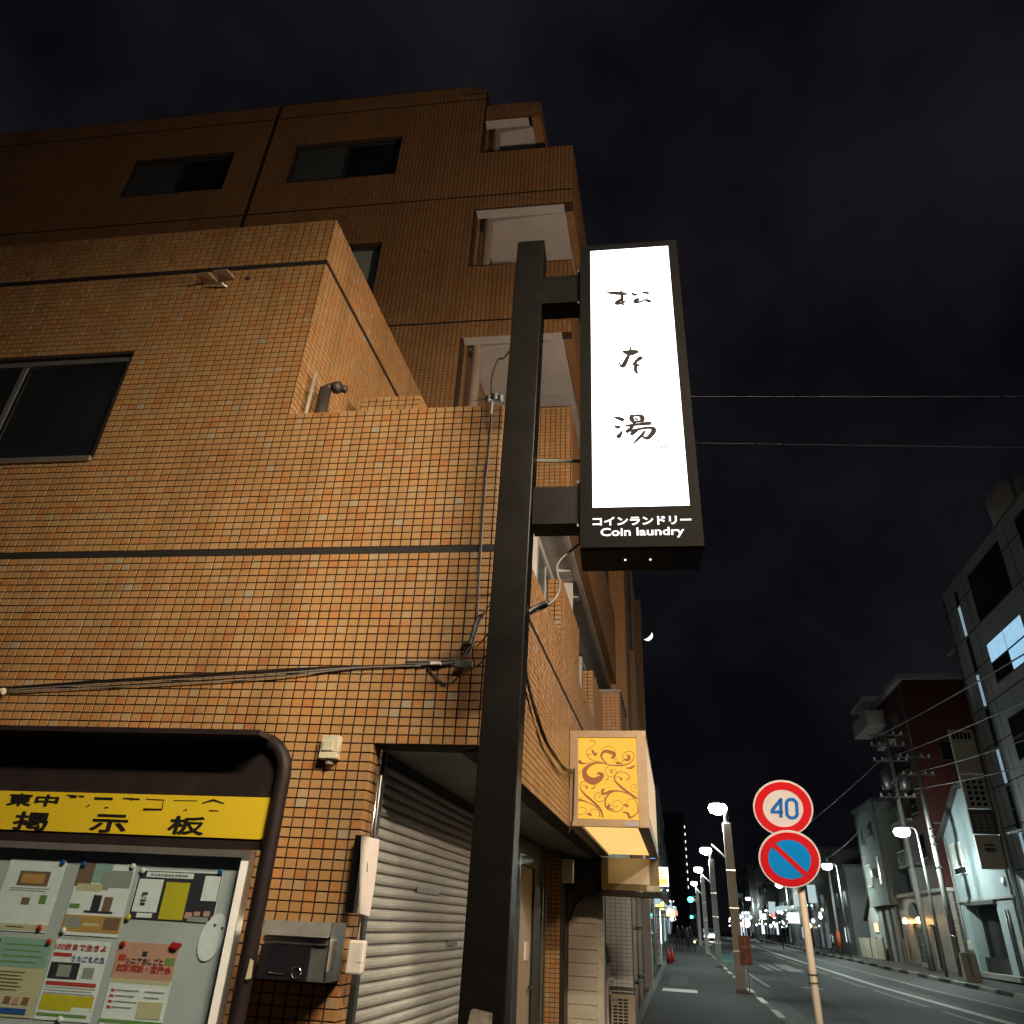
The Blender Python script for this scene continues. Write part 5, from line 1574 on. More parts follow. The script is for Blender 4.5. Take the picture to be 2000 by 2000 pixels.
# grey office block
gb = thing('office_block', 'grey panelled office block with vertical slot windows and lit upper floor', 'building', (XF, 43.5, 0.3))
MB().box(XF, 34, 14, 43.5, 0.1, 19.15).build('wall', 'grey_panel', gb)
jl = MB()
for z in (3.0, 4.87, 6.74, 8.61, 10.48, 12.35, 14.22, 16.09, 17.96):
    jl.box(XF - 0.004, XF + 0.01, 14, 43.49, z - 0.03, z + 0.03)
for y in (40.2, 42.5, 34.2, 30.0, 26.0):
    for za, zb in ((0.3, 2.96), (3.04, 4.83), (4.91, 6.7), (6.78, 8.57), (8.65, 10.44), (10.52, 12.31), (12.39, 14.18), (14.26, 16.05), (16.13, 17.92), (18.0, 19.1)):
        jl.box(XF - 0.0045, XF + 0.01, y - 0.025, y + 0.025, za, zb)
jl.build('panel_joint', 'groove_black', gb)
for zc, pm in ((16.06, 'window_dark'), (12.9, 'office_lit'), (9.2, 'window_dark'), (5.6, 'window_dark'), (2.0, 'window_dark')):
    for ya, yb in ((35.1, 39.35), (28.5, 33.0)):
        w = MB().box(XF - 0.02, XF + 0.06, ya, yb, zc, zc + (2.57 if zc > 15 else 2.0)).build('window', 'alu_dark', gb)
        H = (2.57 if zc > 15 else 2.0)
        for i in range(2):
            for j in range(3 if zc > 15 else 2):
                nj = 3 if zc > 15 else 2
                a, b = ya + 0.04 + (yb - ya) * i / 2, ya - 0.04 + (yb - ya) * (i + 1) / 2
                MB().box(XF - 0.035, XF - 0.021, a, b, zc + H * j / nj + 0.05, zc + H * (j + 1) / nj - 0.05).build('pane', pm if not (pm == 'office_lit' and j == 0 and i == 1) else 'window_dark', w)
for za, zb, pm in ((17.85, 18.64, 'window_dark'), (16.06, 17.77, 'slot_lit'), (14.1, 15.98, 'window_dark'), (12.3, 13.98, 'slot_lit'), (10.3, 12.2, 'window_dark'), (8.55, 10.2, 'slot_lit'), (6.5, 8.45, 'window_dark'), (4.7, 6.4, 'slot_lit'), (2.6, 4.6, 'window_dark')):
    w = MB().box(XF - 0.02, XF + 0.05, 41.2, 41.62, za, zb).build('slot_window', 'alu_dark', gb)
    MB().box(XF - 0.035, XF - 0.021, 41.25, 41.57, za + 0.04, zb - 0.04).build('pane', pm, w)
MB().box(XF - 0.06, 34, 13.9, 43.55, 19.152, 19.3).build('parapet', 'concrete', gb)
MB().box(XF + 0.1, XF + 0.3, 43.6, 45.2, 16.2, 16.32).build('antenna_arm', 'concrete', gb)
ds = thing('roof_tank', 'round topped water tank on the roof of the grey office block', 'tank', (17.2, 34.8, 19.3))
MB().lathe([(1.2, 0), (1.25, 1.4), (1.0, 2.1), (0.5, 2.45), (0.1, 2.5)], (17.2, 34.8, 19.3), 20).build('shell', 'grey_panel', ds, True)
MB().tube([(16.4, 33.0, 19.3), (16.4, 33.0, 20.8)], 0.05, 6).build('ladder', 'steel_dull', ds)
# stacked projecting signs
st = thing('sign_stack', 'stack of pale projecting signboards on the corner of the grey office block', 'sign', (15.4, 43.9, 5))
for k, (za, zb) in enumerate(((11.05, 11.7), (9.45, 11.0), (7.75, 9.4), (6.55, 7.7), (4.95, 6.5))):
    p = MB().box(14.8, 15.95, 43.85, 44.05, za, zb).build('board', 'board_cream' if k in (1, 4) else 'mid_render' if k == 3 else 'house_white', st)
    if k == 0:
        for i in range(5):
            MB().box(14.9 + 0.19 * i, 15.03 + 0.19 * i, 43.84, 43.849, za + 0.16, za + 0.5).build('glyph', 'ink', p)
    if k in (2, 3):
        for i in range(3):
            for j in range(5):
                MB().box(15.0 + 0.3 * i, 15.18 + 0.3 * i, 43.84, 43.849, za + 0.12 + (zb - za - 0.3) * j / 5, za + 0.12 + (zb - za - 0.3) * (j + 0.6) / 5).build('glyph', 'ink' if k == 2 else 'concrete', p)
    if k == 4:
        text('NDC', 0.3, lambda a, d, b: (a, d, b), 'lettering', 'ink', p, 15.15, 5.72, 43.848, width=0.5, height=0.2, embolden=0.02, extrude=0.006)
        MB().box(15.15, 15.6, 43.84, 43.849, 6.0, 6.07).build('glyph', 'ink', p)
MB().box(15.95, 16.0, 43.8, 44.0, 5, 11.6).build('bracket', 'alu_dark', st)

# pale blue gabled building
bb = thing('gabled_shop', 'pale blue rendered gabled building with a wide dark doorway', 'building', (16.1, 48.5, 0.3))
OUT = [(44.15, 0.2), (52.9, 0.2), (52.9, 7.3), (48.6, 9.4), (44.15, 9.4)]
mb = MB()
mb.extrude([(44.15, 3.56), (52.9, 3.56), (52.9, 7.3), (48.6, 9.4), (44.15, 9.4)], lambda a, d, b: (16.1 + d, a, b), 0, 6)
mb.box(16.1, 22, 44.15, 46.98, 0.2, 3.558).box(16.1, 22, 51.45, 52.9, 0.2, 3.558)
mb.build('wall', 'blue_render', bb)
MB().box(16.7, 16.75, 46.98, 51.45, 0.25, 3.556).build('shutter_door', 'groove_black', bb)
MB().box(16.4, 16.72, 47.0, 51.4, 0.25, 1.1).build('counter', 'brown_black', bb)
MB().extrude([(53.2, 7.2), (48.6, 9.5), (44.1, 9.5), (44.1, 9.62), (48.65, 9.62), (53.25, 7.32)], lambda a, d, b: (15.85 + d, a, b), 0, 6.4).build('roof', 'dark_render', bb)
w = MB().box(16.02, 16.098, 49.9, 51.9, 5.15, 6.8).build('window', 'alu_white', bb)
MB().box(15.98, 16.019, 49.95, 51.85, 5.55, 6.75).build('blind', 'house_white', w)
MB().box(16.0, 16.018, 50.0, 51.8, 5.2, 5.5).build('pane', 'window_dark', w)
MB().lathe([(0.22, 0), (0.22, -0.06), (0.12, -0.09)], (16.1, 45.1, 4.5), 14, 'x').build('vent_cap', 'alu', bb, True)
for y in (45.5, 45.85):
    MB().tube([(16.05, y, 0.4), (16.05, y, 3.25)], 0.04, 8).build('pipe', 'alu_dark', bb, True)
MB().box(15.4, 16.1, 44.2, 53.5, 0.2, 0.42).build('step', 'concrete', bb)

# dark red tower block
rd = thing('red_building', 'dark red rendered block with a corner balcony behind the street wires', 'building', (16.4, 54.6, 0.3))
MB().box(16.2, 20.2, 54.6, 63.0, 0.2, 17.6).build('wall', 'red_render', rd)
MB().box(15.9, 20.4, 54.3, 63.3, 17.6, 17.95).build('roof_slab', 'house_white', rd)
bal = MB().box(14.9, 16.2, 60.5, 65.5, 15.9, 16.1).build('balcony', 'house_white', rd)
MB().box(14.9, 14.98, 60.5, 65.5, 16.1, 17.0).box(14.98, 16.2, 60.5, 60.58, 16.1, 17.0).build('railing', 'house_white', bal)
MB().box(14.9, 16.2, 60.5, 65.5, 17.9, 18.1).build('canopy', 'house_white', bal)
wall_windows(rd, [(57, 58.5, z, z + 1.5) for z in (6.5, 9.3, 12.1, 14.6)], 16.19, 'window_dark', sill=True)
for k, (xa, xb, za, zb) in enumerate(((17.6, 18.4, 12.2, 13.4), (17.6, 18.4, 9.0, 10.2))):
    w = MB().box(xa, xb, 54.56, 54.598, za, zb).build('window', 'alu_dark', rd)
    MB().box(xa + 0.06, xb - 0.06, 54.54, 54.559, za + 0.06, zb - 0.06).build('pane', 'window_dark', w)
MB().box(16.21, 20.19, 54.57, 54.599, 8.3, 8.36).build('string_course', 'concrete', rd)

# low stone-faced bar with two wall lamps
br = thing('stone_bar', 'low stone faced building with green door between two warm wall lamps', 'building', (15.8, 59, 0.3))
mb = MB()
walls(lambda u, d, z: (15.8 + d, u, z), 53.5, 65.2, 0.2, 4.4, 0, 0.3, [(59.9, 62.3, 0.2, 2.75), (56.8, 58.3, 0.2, 2.65)], mb)
mb.build('wall', 'stone_brick', br)
MB().box(16.11, 20, 53.5, 54.5, 0.2, 4.4).box(16.11, 16.19, 54.6, 65.2, 0.2, 4.4).build('core', 'dark_render', br)
MB().box(15.6, 16.2, 53.4, 65.3, 4.402, 4.6).build('coping', 'house_white', br)
MB().box(15.6, 15.79, 53.4, 53.9, 0.3, 4.4).build('pilaster', 'concrete', br)
for k in range(3):
    MB().tube([(15.72, 66.0 - k * 0.7, 0.3), (15.72, 66.0 - k * 0.7, 1.8)], 0.1, 8).build('bollard_post', 'concrete', br)
d = MB().box(15.92, 15.98, 59.95, 62.25, 0.3, 2.7).build('door', mat('door_green', (0.02, 0.055, 0.045), 0.4), br)
for z in (0.9, 1.5, 2.1):
    MB().box(15.90, 15.919, 60.1, 62.1, z, z + 0.04).build('rail', 'steel_dull', d)
MB().box(15.92, 15.98, 56.85, 58.25, 0.3, 2.6).build('side_door', 'groove_black', br)
MB().box(15.2, 15.8, 59.6, 62.6, 0.25, 0.5).build('step', 'concrete', br)
MB().extrude(arc(61.1, 2.75, 1.25, 0, 180, 12), lambda a, d, b: (15.62 + d, a, b), 0, 0.17).build('arch', 'brown_black', br)
for y in (59.5, 62.9):
    l_ = MB().tube([(15.8, y, 3.0), (15.5, y, 3.05)], 0.03, 6).build('wall_lamp', 'brown_black', br)
    MB().lathe([(0.05, 0.2), (0.17, 0.1), (0.17, -0.12), (0.05, -0.16)], (15.5, y, 2.9), 12).build('shade', 'bulb_warm', l_, True)
    light('lamp_light', (15.35, y, 2.85), 60, (1.0, 0.55, 0.2), 0.1, br)

gr = thing('narrow_building', 'tall narrow grey green building with a jettied upper front', 'building', (15.7, 69, 0.3))
MB().box(15.9, 21, 65.3, 72.6, 0.2, 4.0).build('ground_storey', 'green_render', gr)
MB().box(15.4, 21, 65.25, 72.65, 4.002, 11.1).build('upper_storeys', 'green_render', gr)
MB().box(15.2, 21.2, 65.0, 72.9, 11.102, 11.35).build('roof', 'dark_render', gr)
wall_windows(gr, [(70.0, 71.6, 5.4, 7.0), (66.8, 67.5, 5.4, 7.3), (70.0, 71.6, 8.4, 9.9), (66.8, 67.5, 8.4, 10)], 15.39, ['shop_soft' if False else 'window_frost'], frame='alu_white', sill=True)
for y in (66.2, 68.0, 70.2):
    MB().box(15.7, 15.89, y, y + 0.9, 0.3, 3.9).build('pier', 'concrete', gr)
hs = thing('gable_house', 'small white gabled house with a warm lit porch behind the cream fence', 'house', (16.5, 76, 0.3))
MB().extrude([(73.5, 0.2), (79, 0.2), (79, 3.2), (76.2, 4.9), (73.5, 3.2)], lambda a, d, b: (16.4 + d, a, b), 0, 5).build('wall', 'house_white', hs)
MB().extrude([(73.0, 3.1), (76.2, 5.05), (79.5, 3.1), (79.5, 3.25), (76.2, 5.25), (73.0, 3.25)], lambda a, d, b: (16.1 + d, a, b), 0, 5.6).build('roof', 'dark_render', hs)
w = MB().box(16.33, 16.399, 75.0, 76.6, 2.2, 3.0).build('window', 'alu_dark', hs)
MB().box(16.31, 16.329, 75.05, 76.55, 2.25, 2.95).build('pane', 'shop_warm', w)
fc = thing('cream_fence', 'low cream board fence in front of the white gabled house', 'fence', (15.3, 74, 0.3))
for k in range(4):
    MB().box(15.3, 15.36, 69.8 + k * 2.2, 71.95 + k * 2.2, 0.35, 1.78).build('board', 'fence_cream', fc)
    MB().box(15.28, 15.38, 69.72 + k * 2.2, 69.79 + k * 2.2, 0.3, 1.84).build('post', 'concrete', fc)
sb = thing('standing_sign', 'cream standing signboard on the far pavement by the wide dark doorway', 'sign', (13.55, 44.9, 0.1))
MB().hexa([(13.3, 44.85, 0.1), (13.95, 44.85, 0.1), (13.95, 45.35, 0.1), (13.3, 45.35, 0.1), (13.3, 45.0, 1.3), (13.95, 45.0, 1.3), (13.95, 45.2, 1.3), (13.3, 45.2, 1.3)]).build('panel', 'fence_cream', sb)
MB().hexa([(13.951, 44.87, 0.12), (13.99, 44.87, 0.12), (13.99, 45.33, 0.12), (13.951, 45.33, 0.12), (13.951, 45.02, 1.28), (13.99, 45.02, 1.28), (13.99, 45.18, 1.28), (13.951, 45.18, 1.28)]).build('edge', mat('teal_edge', (0.10, 0.30, 0.27), 0.5), sb)
for k in range(7):
    z = 0.32 + k * 0.13
    MB().box(13.56, 13.68, 44.86 + (z - 0.1) * 0.125 - 0.012, 44.86 + (z - 0.1) * 0.125 - 0.002, z, z + 0.09).build('glyph', 'print_brown', sb)

# gutters, pipes, condensers and rails on the far-side fronts
def condenser(root, x, y, z):
    c = MB().box(x - 0.32, x, y, y + 0.8, z, z + 0.55).build('condenser', 'house_white', root)
    MB().lathe([(0.2, 0), (0.2, -0.01)], (x - 0.321, y + 0.3, z + 0.28), 14, 'x').build('fan_grille', 'alu_dark', c)
    MB().box(x - 0.3, x + 0.0, y + 0.05, y + 0.75, z - 0.05, z - 0.002).build('bracket', 'steel_dull', c)


condenser(bb, 16.095, 46.2, 5.3)
condenser(gr, 15.39, 68.2, 6.0)
condenser(gr, 15.39, 68.2, 8.9)
condenser(rd, 16.19, 60.0, 9.2)
for root, x, y, za, zb in ((bb, 16.04, 52.6, 0.4, 7.2), (bb, 16.04, 44.4, 0.4, 9.3), (gr, 15.33, 65.5, 4.1, 11), (gr, 15.33, 72.3, 4.1, 11), (rd, 16.13, 55.2, 4.7, 17.5), (gb, XF - 0.06, 43.2, 0.4, 19)):
    MB().tube([(x, y, za), (x, y, zb)], 0.05, 8).build('downpipe', 'concrete', root, True)
for k in range(12):
    MB().box(14.93, 14.96, 60.7 + k * 0.4, 60.74 + k * 0.4, 17.0, 17.9).build('railing_bar', 'steel_dull', bal)
for z in (6.2, 9.0, 11.8, 14.4):
    MB().box(15.7, 16.19, 58.8, 62.6, z, z + 0.12).build('ledge', 'house_white', rd)
    for k in range(9):
        MB().box(15.72, 15.75, 58.9 + k * 0.44, 58.93 + k * 0.44, z + 0.12, z + 1.0).build('rail_bar', 'steel_dull', rd)
    MB().box(15.71, 15.76, 58.8, 62.6, z + 1.0, z + 1.05).build('hand_rail', 'steel_dull', rd)
MB().box(15.35, 15.399, 65.3, 72.6, 7.55, 7.68).build('string_course', 'concrete', gr)
MB().box(16.0, 16.098, 44.2, 52.85, 3.75, 3.85).build('string_course', 'concrete', bb)
MB().box(15.95, 16.098, 46.9, 51.5, 3.56, 3.74).build('shutter_box', 'alu_dark', bb)
for k, y in enumerate((44.5, 52.0)):
    MB().box(15.98, 16.098, y, y + 0.4, 1.4, 1.9).build('meter_box', 'cream_plastic', bb)

# ------------------------------------------------------------------ far-side lamps, utility poles and wires
RL = ('nearest far-side street lamp glaring before the red building', 'second far-side street lamp right of the no parking disc', 'third far-side street lamp just under the no parking disc', 'most distant far-side street lamp near the end of the street')
for k, (y, z) in enumerate(((49.0, 7.25), (74.2, 7.16), (109.8, 7.35), (160.0, 7.5))):
    g = zg(y) + 0.05
    t = thing('far_street_lamp', RL[k], 'street lamp', (13.6, y, g), 'lamps along the far kerb')
    MB().tube([(13.6, y, g), (13.6, y, z - 0.3)], 0.09, 10, r2=0.055).build('column', 'steel_dull', t, True)
    MB().tube(smooth([(13.6, y, z - 0.35), (13.5, y, z + 0.05), (13.1, y, z + 0.12), (12.8, y, z + 0.12)], 5), 0.04, 8).build('arm', 'steel_dull', t, True)
    hd = MB().lathe([(0.05, 0.2), (0.24, 0.12), (0.3, 0.0)], (12.8, y, z + 0.02), 16).build('head', 'alu', t, True)
    MB().lathe([(0.36, 0.02), (0.46, -0.14), (0.36, -0.34), (0.06, -0.44)], (12.8, y, z + 0.018), 16).build('lens', 'lamp_glass', hd, True)
    spot('lamp_light', (12.8, y, z - 0.56), (12.9, y, 0), 900 if k < 2 else 800, COOL, 0.15, 174, 0.3, t)
    light('lamp_glow', (12.8, y, z - 0.56), 680 if k < 2 else 300, COOL, 0.2, t)

UP = thing('utility_pole', 'concrete utility pole with guards standing before the blue gabled building', 'utility pole', (14.6, 49.9, 0.1))
MB().tube([(14.6, 49.9, 0.05), (14.6, 49.9, 12.0)], 0.17, 12, r2=0.11).build('pole', 'concrete', UP, True)
for z in (2.0, 5.4, 6.6, 7.0, 7.4):
    MB().lathe([(0.19, -0.04), (0.19, 0.04)], (14.6, 49.9, z), 12).build('band', 'steel', UP, True)
for z in (10.4, 11.4):
    MB().box(13.7, 15.5, 49.86, 49.94, z, z + 0.08).build('crossarm', 'steel_dull', UP)
    for x in (13.8, 14.2, 15.0, 15.4):
        MB().lathe([(0.05, 0), (0.07, 0.08), (0.04, 0.16)], (x, 49.9, z + 0.08), 8).build('insulator', 'white_plastic', UP, True)
UP2 = thing('transformer_pole', 'utility pole carrying transformers and crossarms before the red building', 'utility pole', (14.6, 55.2, 0.1))
MB().tube([(14.6, 55.2, 0.1), (14.6, 55.2, 14.2)], 0.18, 12, r2=0.11).build('pole', 'concrete', UP2, True)
for x in (14.05, 15.15):
    MB().lathe([(0.1, 0), (0.3, 0.05), (0.32, 0.5), (0.3, 1.0), (0.1, 1.1)], (x, 55.2, 10.4), 14).build('transformer', 'steel_dull', UP2, True)
for z in (9.9, 12.2, 13.2, 13.9):
    MB().box(13.5, 15.7, 55.15, 55.25, z, z + 0.09).build('crossarm', 'steel_dull', UP2)
    for x in (13.6, 14.1, 15.1, 15.6):
        MB().lathe([(0.05, 0), (0.08, 0.1), (0.04, 0.2)], (x, 55.2, z + 0.09), 8).build('insulator', 'white_plastic', UP2, True)
for k in range(5):
    MB().tube(smooth([(14.6, 55.1, 10.0 + 0.3 * k), (14.2 - 0.1 * k, 54.9, 9.5 + 0.25 * k), (13.7, 55.0, 9.9 + 0.5 * k)], 5), 0.03, 5).build('jumper', 'cable_black', UP2, True)
UP3 = thing('slim_pole', 'slim grey pole with an orange wrap on the far pavement past the cream fence', 'pole', (13.9, 80, 0.4))
MB().tube([(13.9, 80, 0.35), (13.9, 80, 8.2)], 0.13, 10, r2=0.09).build('pole', 'concrete', UP3, True)
MB().tube([(13.9, 80, 0.9), (13.9, 80, 2.2)], 0.18, 10).build('wrap', mat('wrap_orange', (0.5, 0.08, 0.03), 0.6), UP3, True)


def wire(a, b, sag, label, r=0.018, m='cable_grey', n=14):
    P = []
    for k in range(n + 1):
        t = k / n
        P.append((a[0] + (b[0] - a[0]) * t, a[1] + (b[1] - a[1]) * t, a[2] + (b[2] - a[2]) * t - 4 * sag * t * (1 - t)))
    o = MB().tube(P, r, 5).build('overhead_wire', m, smooth_=True, origin=a)
    return tag(o, label, 'wire', 'overhead wires')


wire((14.1, 55.2, 13.9), (14.3, 26.0, 11.6), 0.15, 'topmost thick overhead cable running from the transformer pole across the red building', 0.035)
wire((14.1, 55.2, 12.3), (14.3, 24.0, 9.8), 0.2, 'thick overhead cable second from the top, crossing the signboard stack', 0.035)
wire((14.2, 49.9, 10.5), (14.4, 22.0, 8.4), 0.25, 'overhead cable from the guarded utility pole passing low over the office block', 0.022)
wire((14.2, 49.9, 9.6), (14.4, 22.0, 7.4), 0.25, 'lowest overhead cable passing across the office block', 0.022)
wire((14.0, 55.2, 12.3), (10.0, 96, 9.5), 0.3, 'overhead cable sloping left from the transformer pole into the dark sky', 0.035)
wire((14.0, 55.2, 10.0), (13.9, 80, 8.1), 0.35, 'slack overhead wire between the transformer pole and the slim pole', 0.022)
wire((14.2, 55.2, 9.9), (14.4, 49.9, 9.4), 0.1, 'short bright wire between the two utility poles', 0.022)
wire((14.0, 80, 8.0), (13.9, 130, 8.5), 0.3, 'distant wire leading on from the slim pole', 0.022)
wire((-0.93, 3.94, 4.79), (11.0, 12.2, 10.0), 0.02, 'pale taut wire crossing the sky right of the lit sign, upper of two', 0.0011, 'wire_dark')
wire((-0.93, 3.94, 4.42), (11.0, 12.9, 9.35), 0.02, 'thin taut wire crossing the sky right of the lit sign, lower of two', 0.0006, 'wire_dark')
pr = MB().tube([FR(-0.40, 3.2, 3.72), FR(-0.1, 3.24, 3.73)], 0.009, 6).build('stay_rod', 'steel_dull', origin=FR(-0.4, 3.2, 3.72))
tag(pr, 'dark stay rod running from the black post behind the lit sign', 'rod')

# ------------------------------------------------------------------ the far end of the street
def shop(name, label, x0, x1, y0, y1, h, m, front=None, signs=()):
    g = zg((y0 + y1) / 2)
    t = thing(name, label, 'building', ((x0 + x1) / 2, y0, g))
    MB().box(x0, x1, y0, y1, g, g + h).build('wall', m, t)
    MB().box(x0 - 0.15, x1 + 0.15, y0 - 0.1, y1 + 0.1, g + h + 0.002, g + h + 0.25).build('roof', 'dark_render', t)
    face = x0 if x0 > 5 else x1
    sd = -1 if x0 > 5 else 1
    n = max(2, int((y1 - y0) / 3))
    for fl in range(1, int(h // 3)):
        for i in range(n):
            ya = y0 + (y1 - y0) * (i + 0.2) / n
            yb = y0 + (y1 - y0) * (i + 0.75) / n
            xa, xb = sorted((face + sd * 0.002, face + sd * 0.06))
            MB().box(xa, xb, ya, yb, g + fl * 3 + 0.9, g + fl * 3 + 2.2).build('window', 'window_frost' if (i + fl) % 3 else 'window_dark', t)
    if front:
        xa, xb = sorted((face + sd * 0.002, face + sd * 0.08))
        k = y0 + 0.5
        while k < y1 - 1.5:
            wd = random.uniform(1.0, 3.0)
            MB().box(xa, xb, k, min(k + wd, y1 - 0.4), g + random.choice((0.3, 0.9)), g + random.uniform(2.0, 2.6)).build('shop_window', random.choice((front, 'shop_dim', 'window_frost', 'window_dark')), t)
            k += wd + random.uniform(0.5, 2.5)
        for q in range(int((y1 - y0) / (1.6 if x0 > 5 else 5))):
            yy_ = random.uniform(y0, y1)
            zz_ = g + random.uniform(2.0, 4.6)
            r_s = random.uniform(0.07, 0.24) if x0 > 5 else random.uniform(0.04, 0.10)
            out = random.uniform(0.2, 0.9)
            la = MB().tube([(face, yy_, zz_ + r_s), (face + sd * out, yy_, zz_ + r_s)], 0.02, 5).build('lamp_bracket', 'steel_dull', t)
            MB().lathe([(r_s * 0.3, r_s), (r_s, 0), (r_s * 0.3, -r_s)], (face + sd * out, yy_, zz_), 8).build('lamp', random.choice(('dot_white', 'dot_white', 'dot_warm', 'dot_cool')), la, True)
    for (sx0, sx1, sy0, sy1, sz0, sz1, sm) in signs:
        MB().box(sx0, sx1, sy0, sy1, g + sz0, g + sz1).build('sign', sm, t)
    return t


emit_mat('sign_blue_lit', (0.12, 0.35, 1.0), 1.0)
emit_mat('sign_pink_lit', (1.0, 0.35, 0.35), 0.9)
emit_mat('sign_yellow_lit', (1.0, 0.8, 0.15), 1.6)
shop('corner_store', 'bright white shop front with a blue fascia past the tiled building', -10, -1.15, 29.3, 41.5, 7.0, 'mid_render', 'shop_white', ((-1.1, -0.72, 29.6, 29.8, 3.55, 3.95, 'sign_blue_lit'), (-1.1, -0.85, 33, 33.3, 2.9, 3.3, 'shop_soft')))
shop('lit_store', 'shop with glowing white front beyond the drinks machine', -10, -1.5, 44, 56, 8.0, 'dark_render', 'shop_white', ((-1.45, -0.95, 46, 46.3, 2.7, 3.1, 'shop_soft'), (-1.4, -0.9, 52, 52.3, 2.6, 3.0, 'sign_yellow_lit')))
shop('row_house', 'dark three storey shop house with a yellow hanging sign on the near side', -10, -1.3, 57, 72, 10, 'dark_render', 'shop_soft', ((-1.3, -0.8, 60, 60.2, 2.6, 3.0, 'shop_soft'), (-1.3, -0.7, 68, 68.2, 3.0, 3.5, 'shop_soft')))
shop('row_block', 'dark four storey block at the left end of the street', -12, -1.4, 74, 110, 13, 'dark_render', 'shop_soft', ((-1.4, -0.6, 80, 80.2, 3.0, 3.6, 'shop_soft'), (-1.4, -0.4, 95, 95.2, 2.5, 3.2, 'shop_warm')))
shop('far_block', 'distant dim block with bright ground floor on the near side', -14, -1.5, 112, 180, 11, 'dark_render', 'shop_white', ((-1.5, -0.3, 120, 120.2, 3.0, 3.7, 'shop_soft'), (-1.5, -0.2, 150, 150.2, 3.0, 3.8, 'sign_pink_lit')))
shop('dim_house', 'dim two storey house right of the slim pole on the far side', 15.6, 24, 81.5, 90, 7.2, 'mid_render', None, ((15.3, 15.5, 84, 84.4, 1.0, 2.2, 'shop_white'),))
shop('grey_shop_house', 'grey shop house with a small lit window on the far side', 15.2, 24, 91.5, 103, 9.5, 'mid_render', 'window_frost', ((14.3, 15.15, 97, 97.2, 4.5, 6.3, 'shop_soft'),))
shop('canopy_shop', 'shop with a glowing white canopy and a lit white box sign on the far side', 14.6, 24, 105, 128, 8.5, 'mid_render', 'shop_soft', ((13.2, 14.55, 108, 108.3, 2.4, 3.6, 'shop_white'), (13.0, 14.59, 112, 126, 4.1, 4.4, 'shop_soft'), (13.9, 14.5, 106, 106.2, 4.2, 5.6, 'shop_soft')))
shop('plain_block', 'plain dark block beyond the glowing canopy', 14.4, 26, 130, 160, 11, 'dark_render', 'shop_white', ((13.4, 14.3, 131, 131.2, 3.5, 5.2, 'shop_soft'), (13.2, 14.3, 145, 145.2, 3, 3.9, 'shop_white')))
shop('end_block', 'last dim block closing the far side of the street', 13.5, 30, 162, 230, 12, 'dark_render', 'shop_white', ((12.0, 13.4, 165, 165.3, 3.0, 4.0, 'shop_soft'), (11.5, 13.4, 190, 190.3, 3.4, 4.4, 'shop_white')))
tw = thing('tower_block', 'dark distant tower with a row of small lights down its right edge', 'building', (0.5, 250, 0))
MB().box(-12, 3.15, 250, 262, 0, 33.6).build('wall', 'dark_render', tw)
for k in range(9):
    z = 12.6 + 16.6 * k / 8
    MB().box(3.16, 3.32, 249.8, 250.2, z, z + 0.7).build('landing_light', 'tower_dot', tw)
ln = thing('paper_lantern', 'round glowing pinkish shop lantern at the far end of the road', 'lantern', (7.5, 100, 2.2))
MB().lathe([(0.1, -0.5), (0.38, -0.35), (0.48, 0), (0.38, 0.35), (0.1, 0.5)], (7.7, 102, 2.75), 16).build('globe', 'lantern', ln, True)
MB().tube([(7.7, 102, 0.35), (7.7, 102, 2.2)], 0.05, 6).build('stand', 'steel_dull', ln)

for k, (x, y, z, m, lb_, s) in enumerate(((1.45, 88.0, 4.45, 'signal_green', 'green traffic light beside the third lamp post', 0.26), (6.85, 100.0, 5.43, 'signal_green', 'small distant green traffic light over the road', 0.16), (10.6, 98, 3.55, 'signal_red', 'red pedestrian signal in front of the glowing canopy', 0.2), (2.0, 125, 3.4, 'signal_green', 'lowest distant green traffic light near the crowd', 0.2))):
    t = thing('traffic_light', lb_, 'traffic light', (x, y, zg(y)))
    MB().tube([(x + 0.5, y, zg(y) - 0.1), (x + 0.5, y, z + 0.3), (x, y, z + 0.3)], 0.06, 8).build('mast', 'steel_dull', t, True)
    MB().box(x - 0.5, x + 0.5, y - 0.05, y + 0.12, z - 0.2, z + 0.2).build('housing', 'alu_dark', t)
    MB().lathe([(s, -0.12), (s * 0.7, -0.2)], (x - 0.2, y, z), 14, 'y').build('lens', m, t, True)

# oncoming car
cy, cx = 118.0, 4.0
g = zg(cy) - 0.1
cr_ = thing('oncoming_car', 'oncoming car with glaring headlights at the far end of the road', 'car', (cx, cy, g))
prof = [(0, 0.35), (0.05, 0.75), (0.9, 0.95), (1.6, 1.45), (3.2, 1.5), (4.0, 1.0), (4.3, 0.95), (4.3, 0.35)]
MB().extrude([(p[0], p[1]) for p in prof], lambda a, d, b: (cx + d, cy + a, g + b), -0.85, 0.85).build('body', mat('car_white', (0.5, 0.5, 0.52), 0.3), cr_, bevel=0.05)
MB().hexa([(cx - 0.72, cy + 0.93, g + 0.99), (cx + 0.72, cy + 0.93, g + 0.99), (cx + 0.66, cy + 0.97, g + 0.99), (cx - 0.66, cy + 0.97, g + 0.99), (cx - 0.66, cy + 1.52, g + 1.42), (cx + 0.66, cy + 1.52, g + 1.42), (cx + 0.66, cy + 1.56, g + 1.40), (cx - 0.66, cy + 1.56, g + 1.40)]).build('windscreen', 'window_dark', cr_)
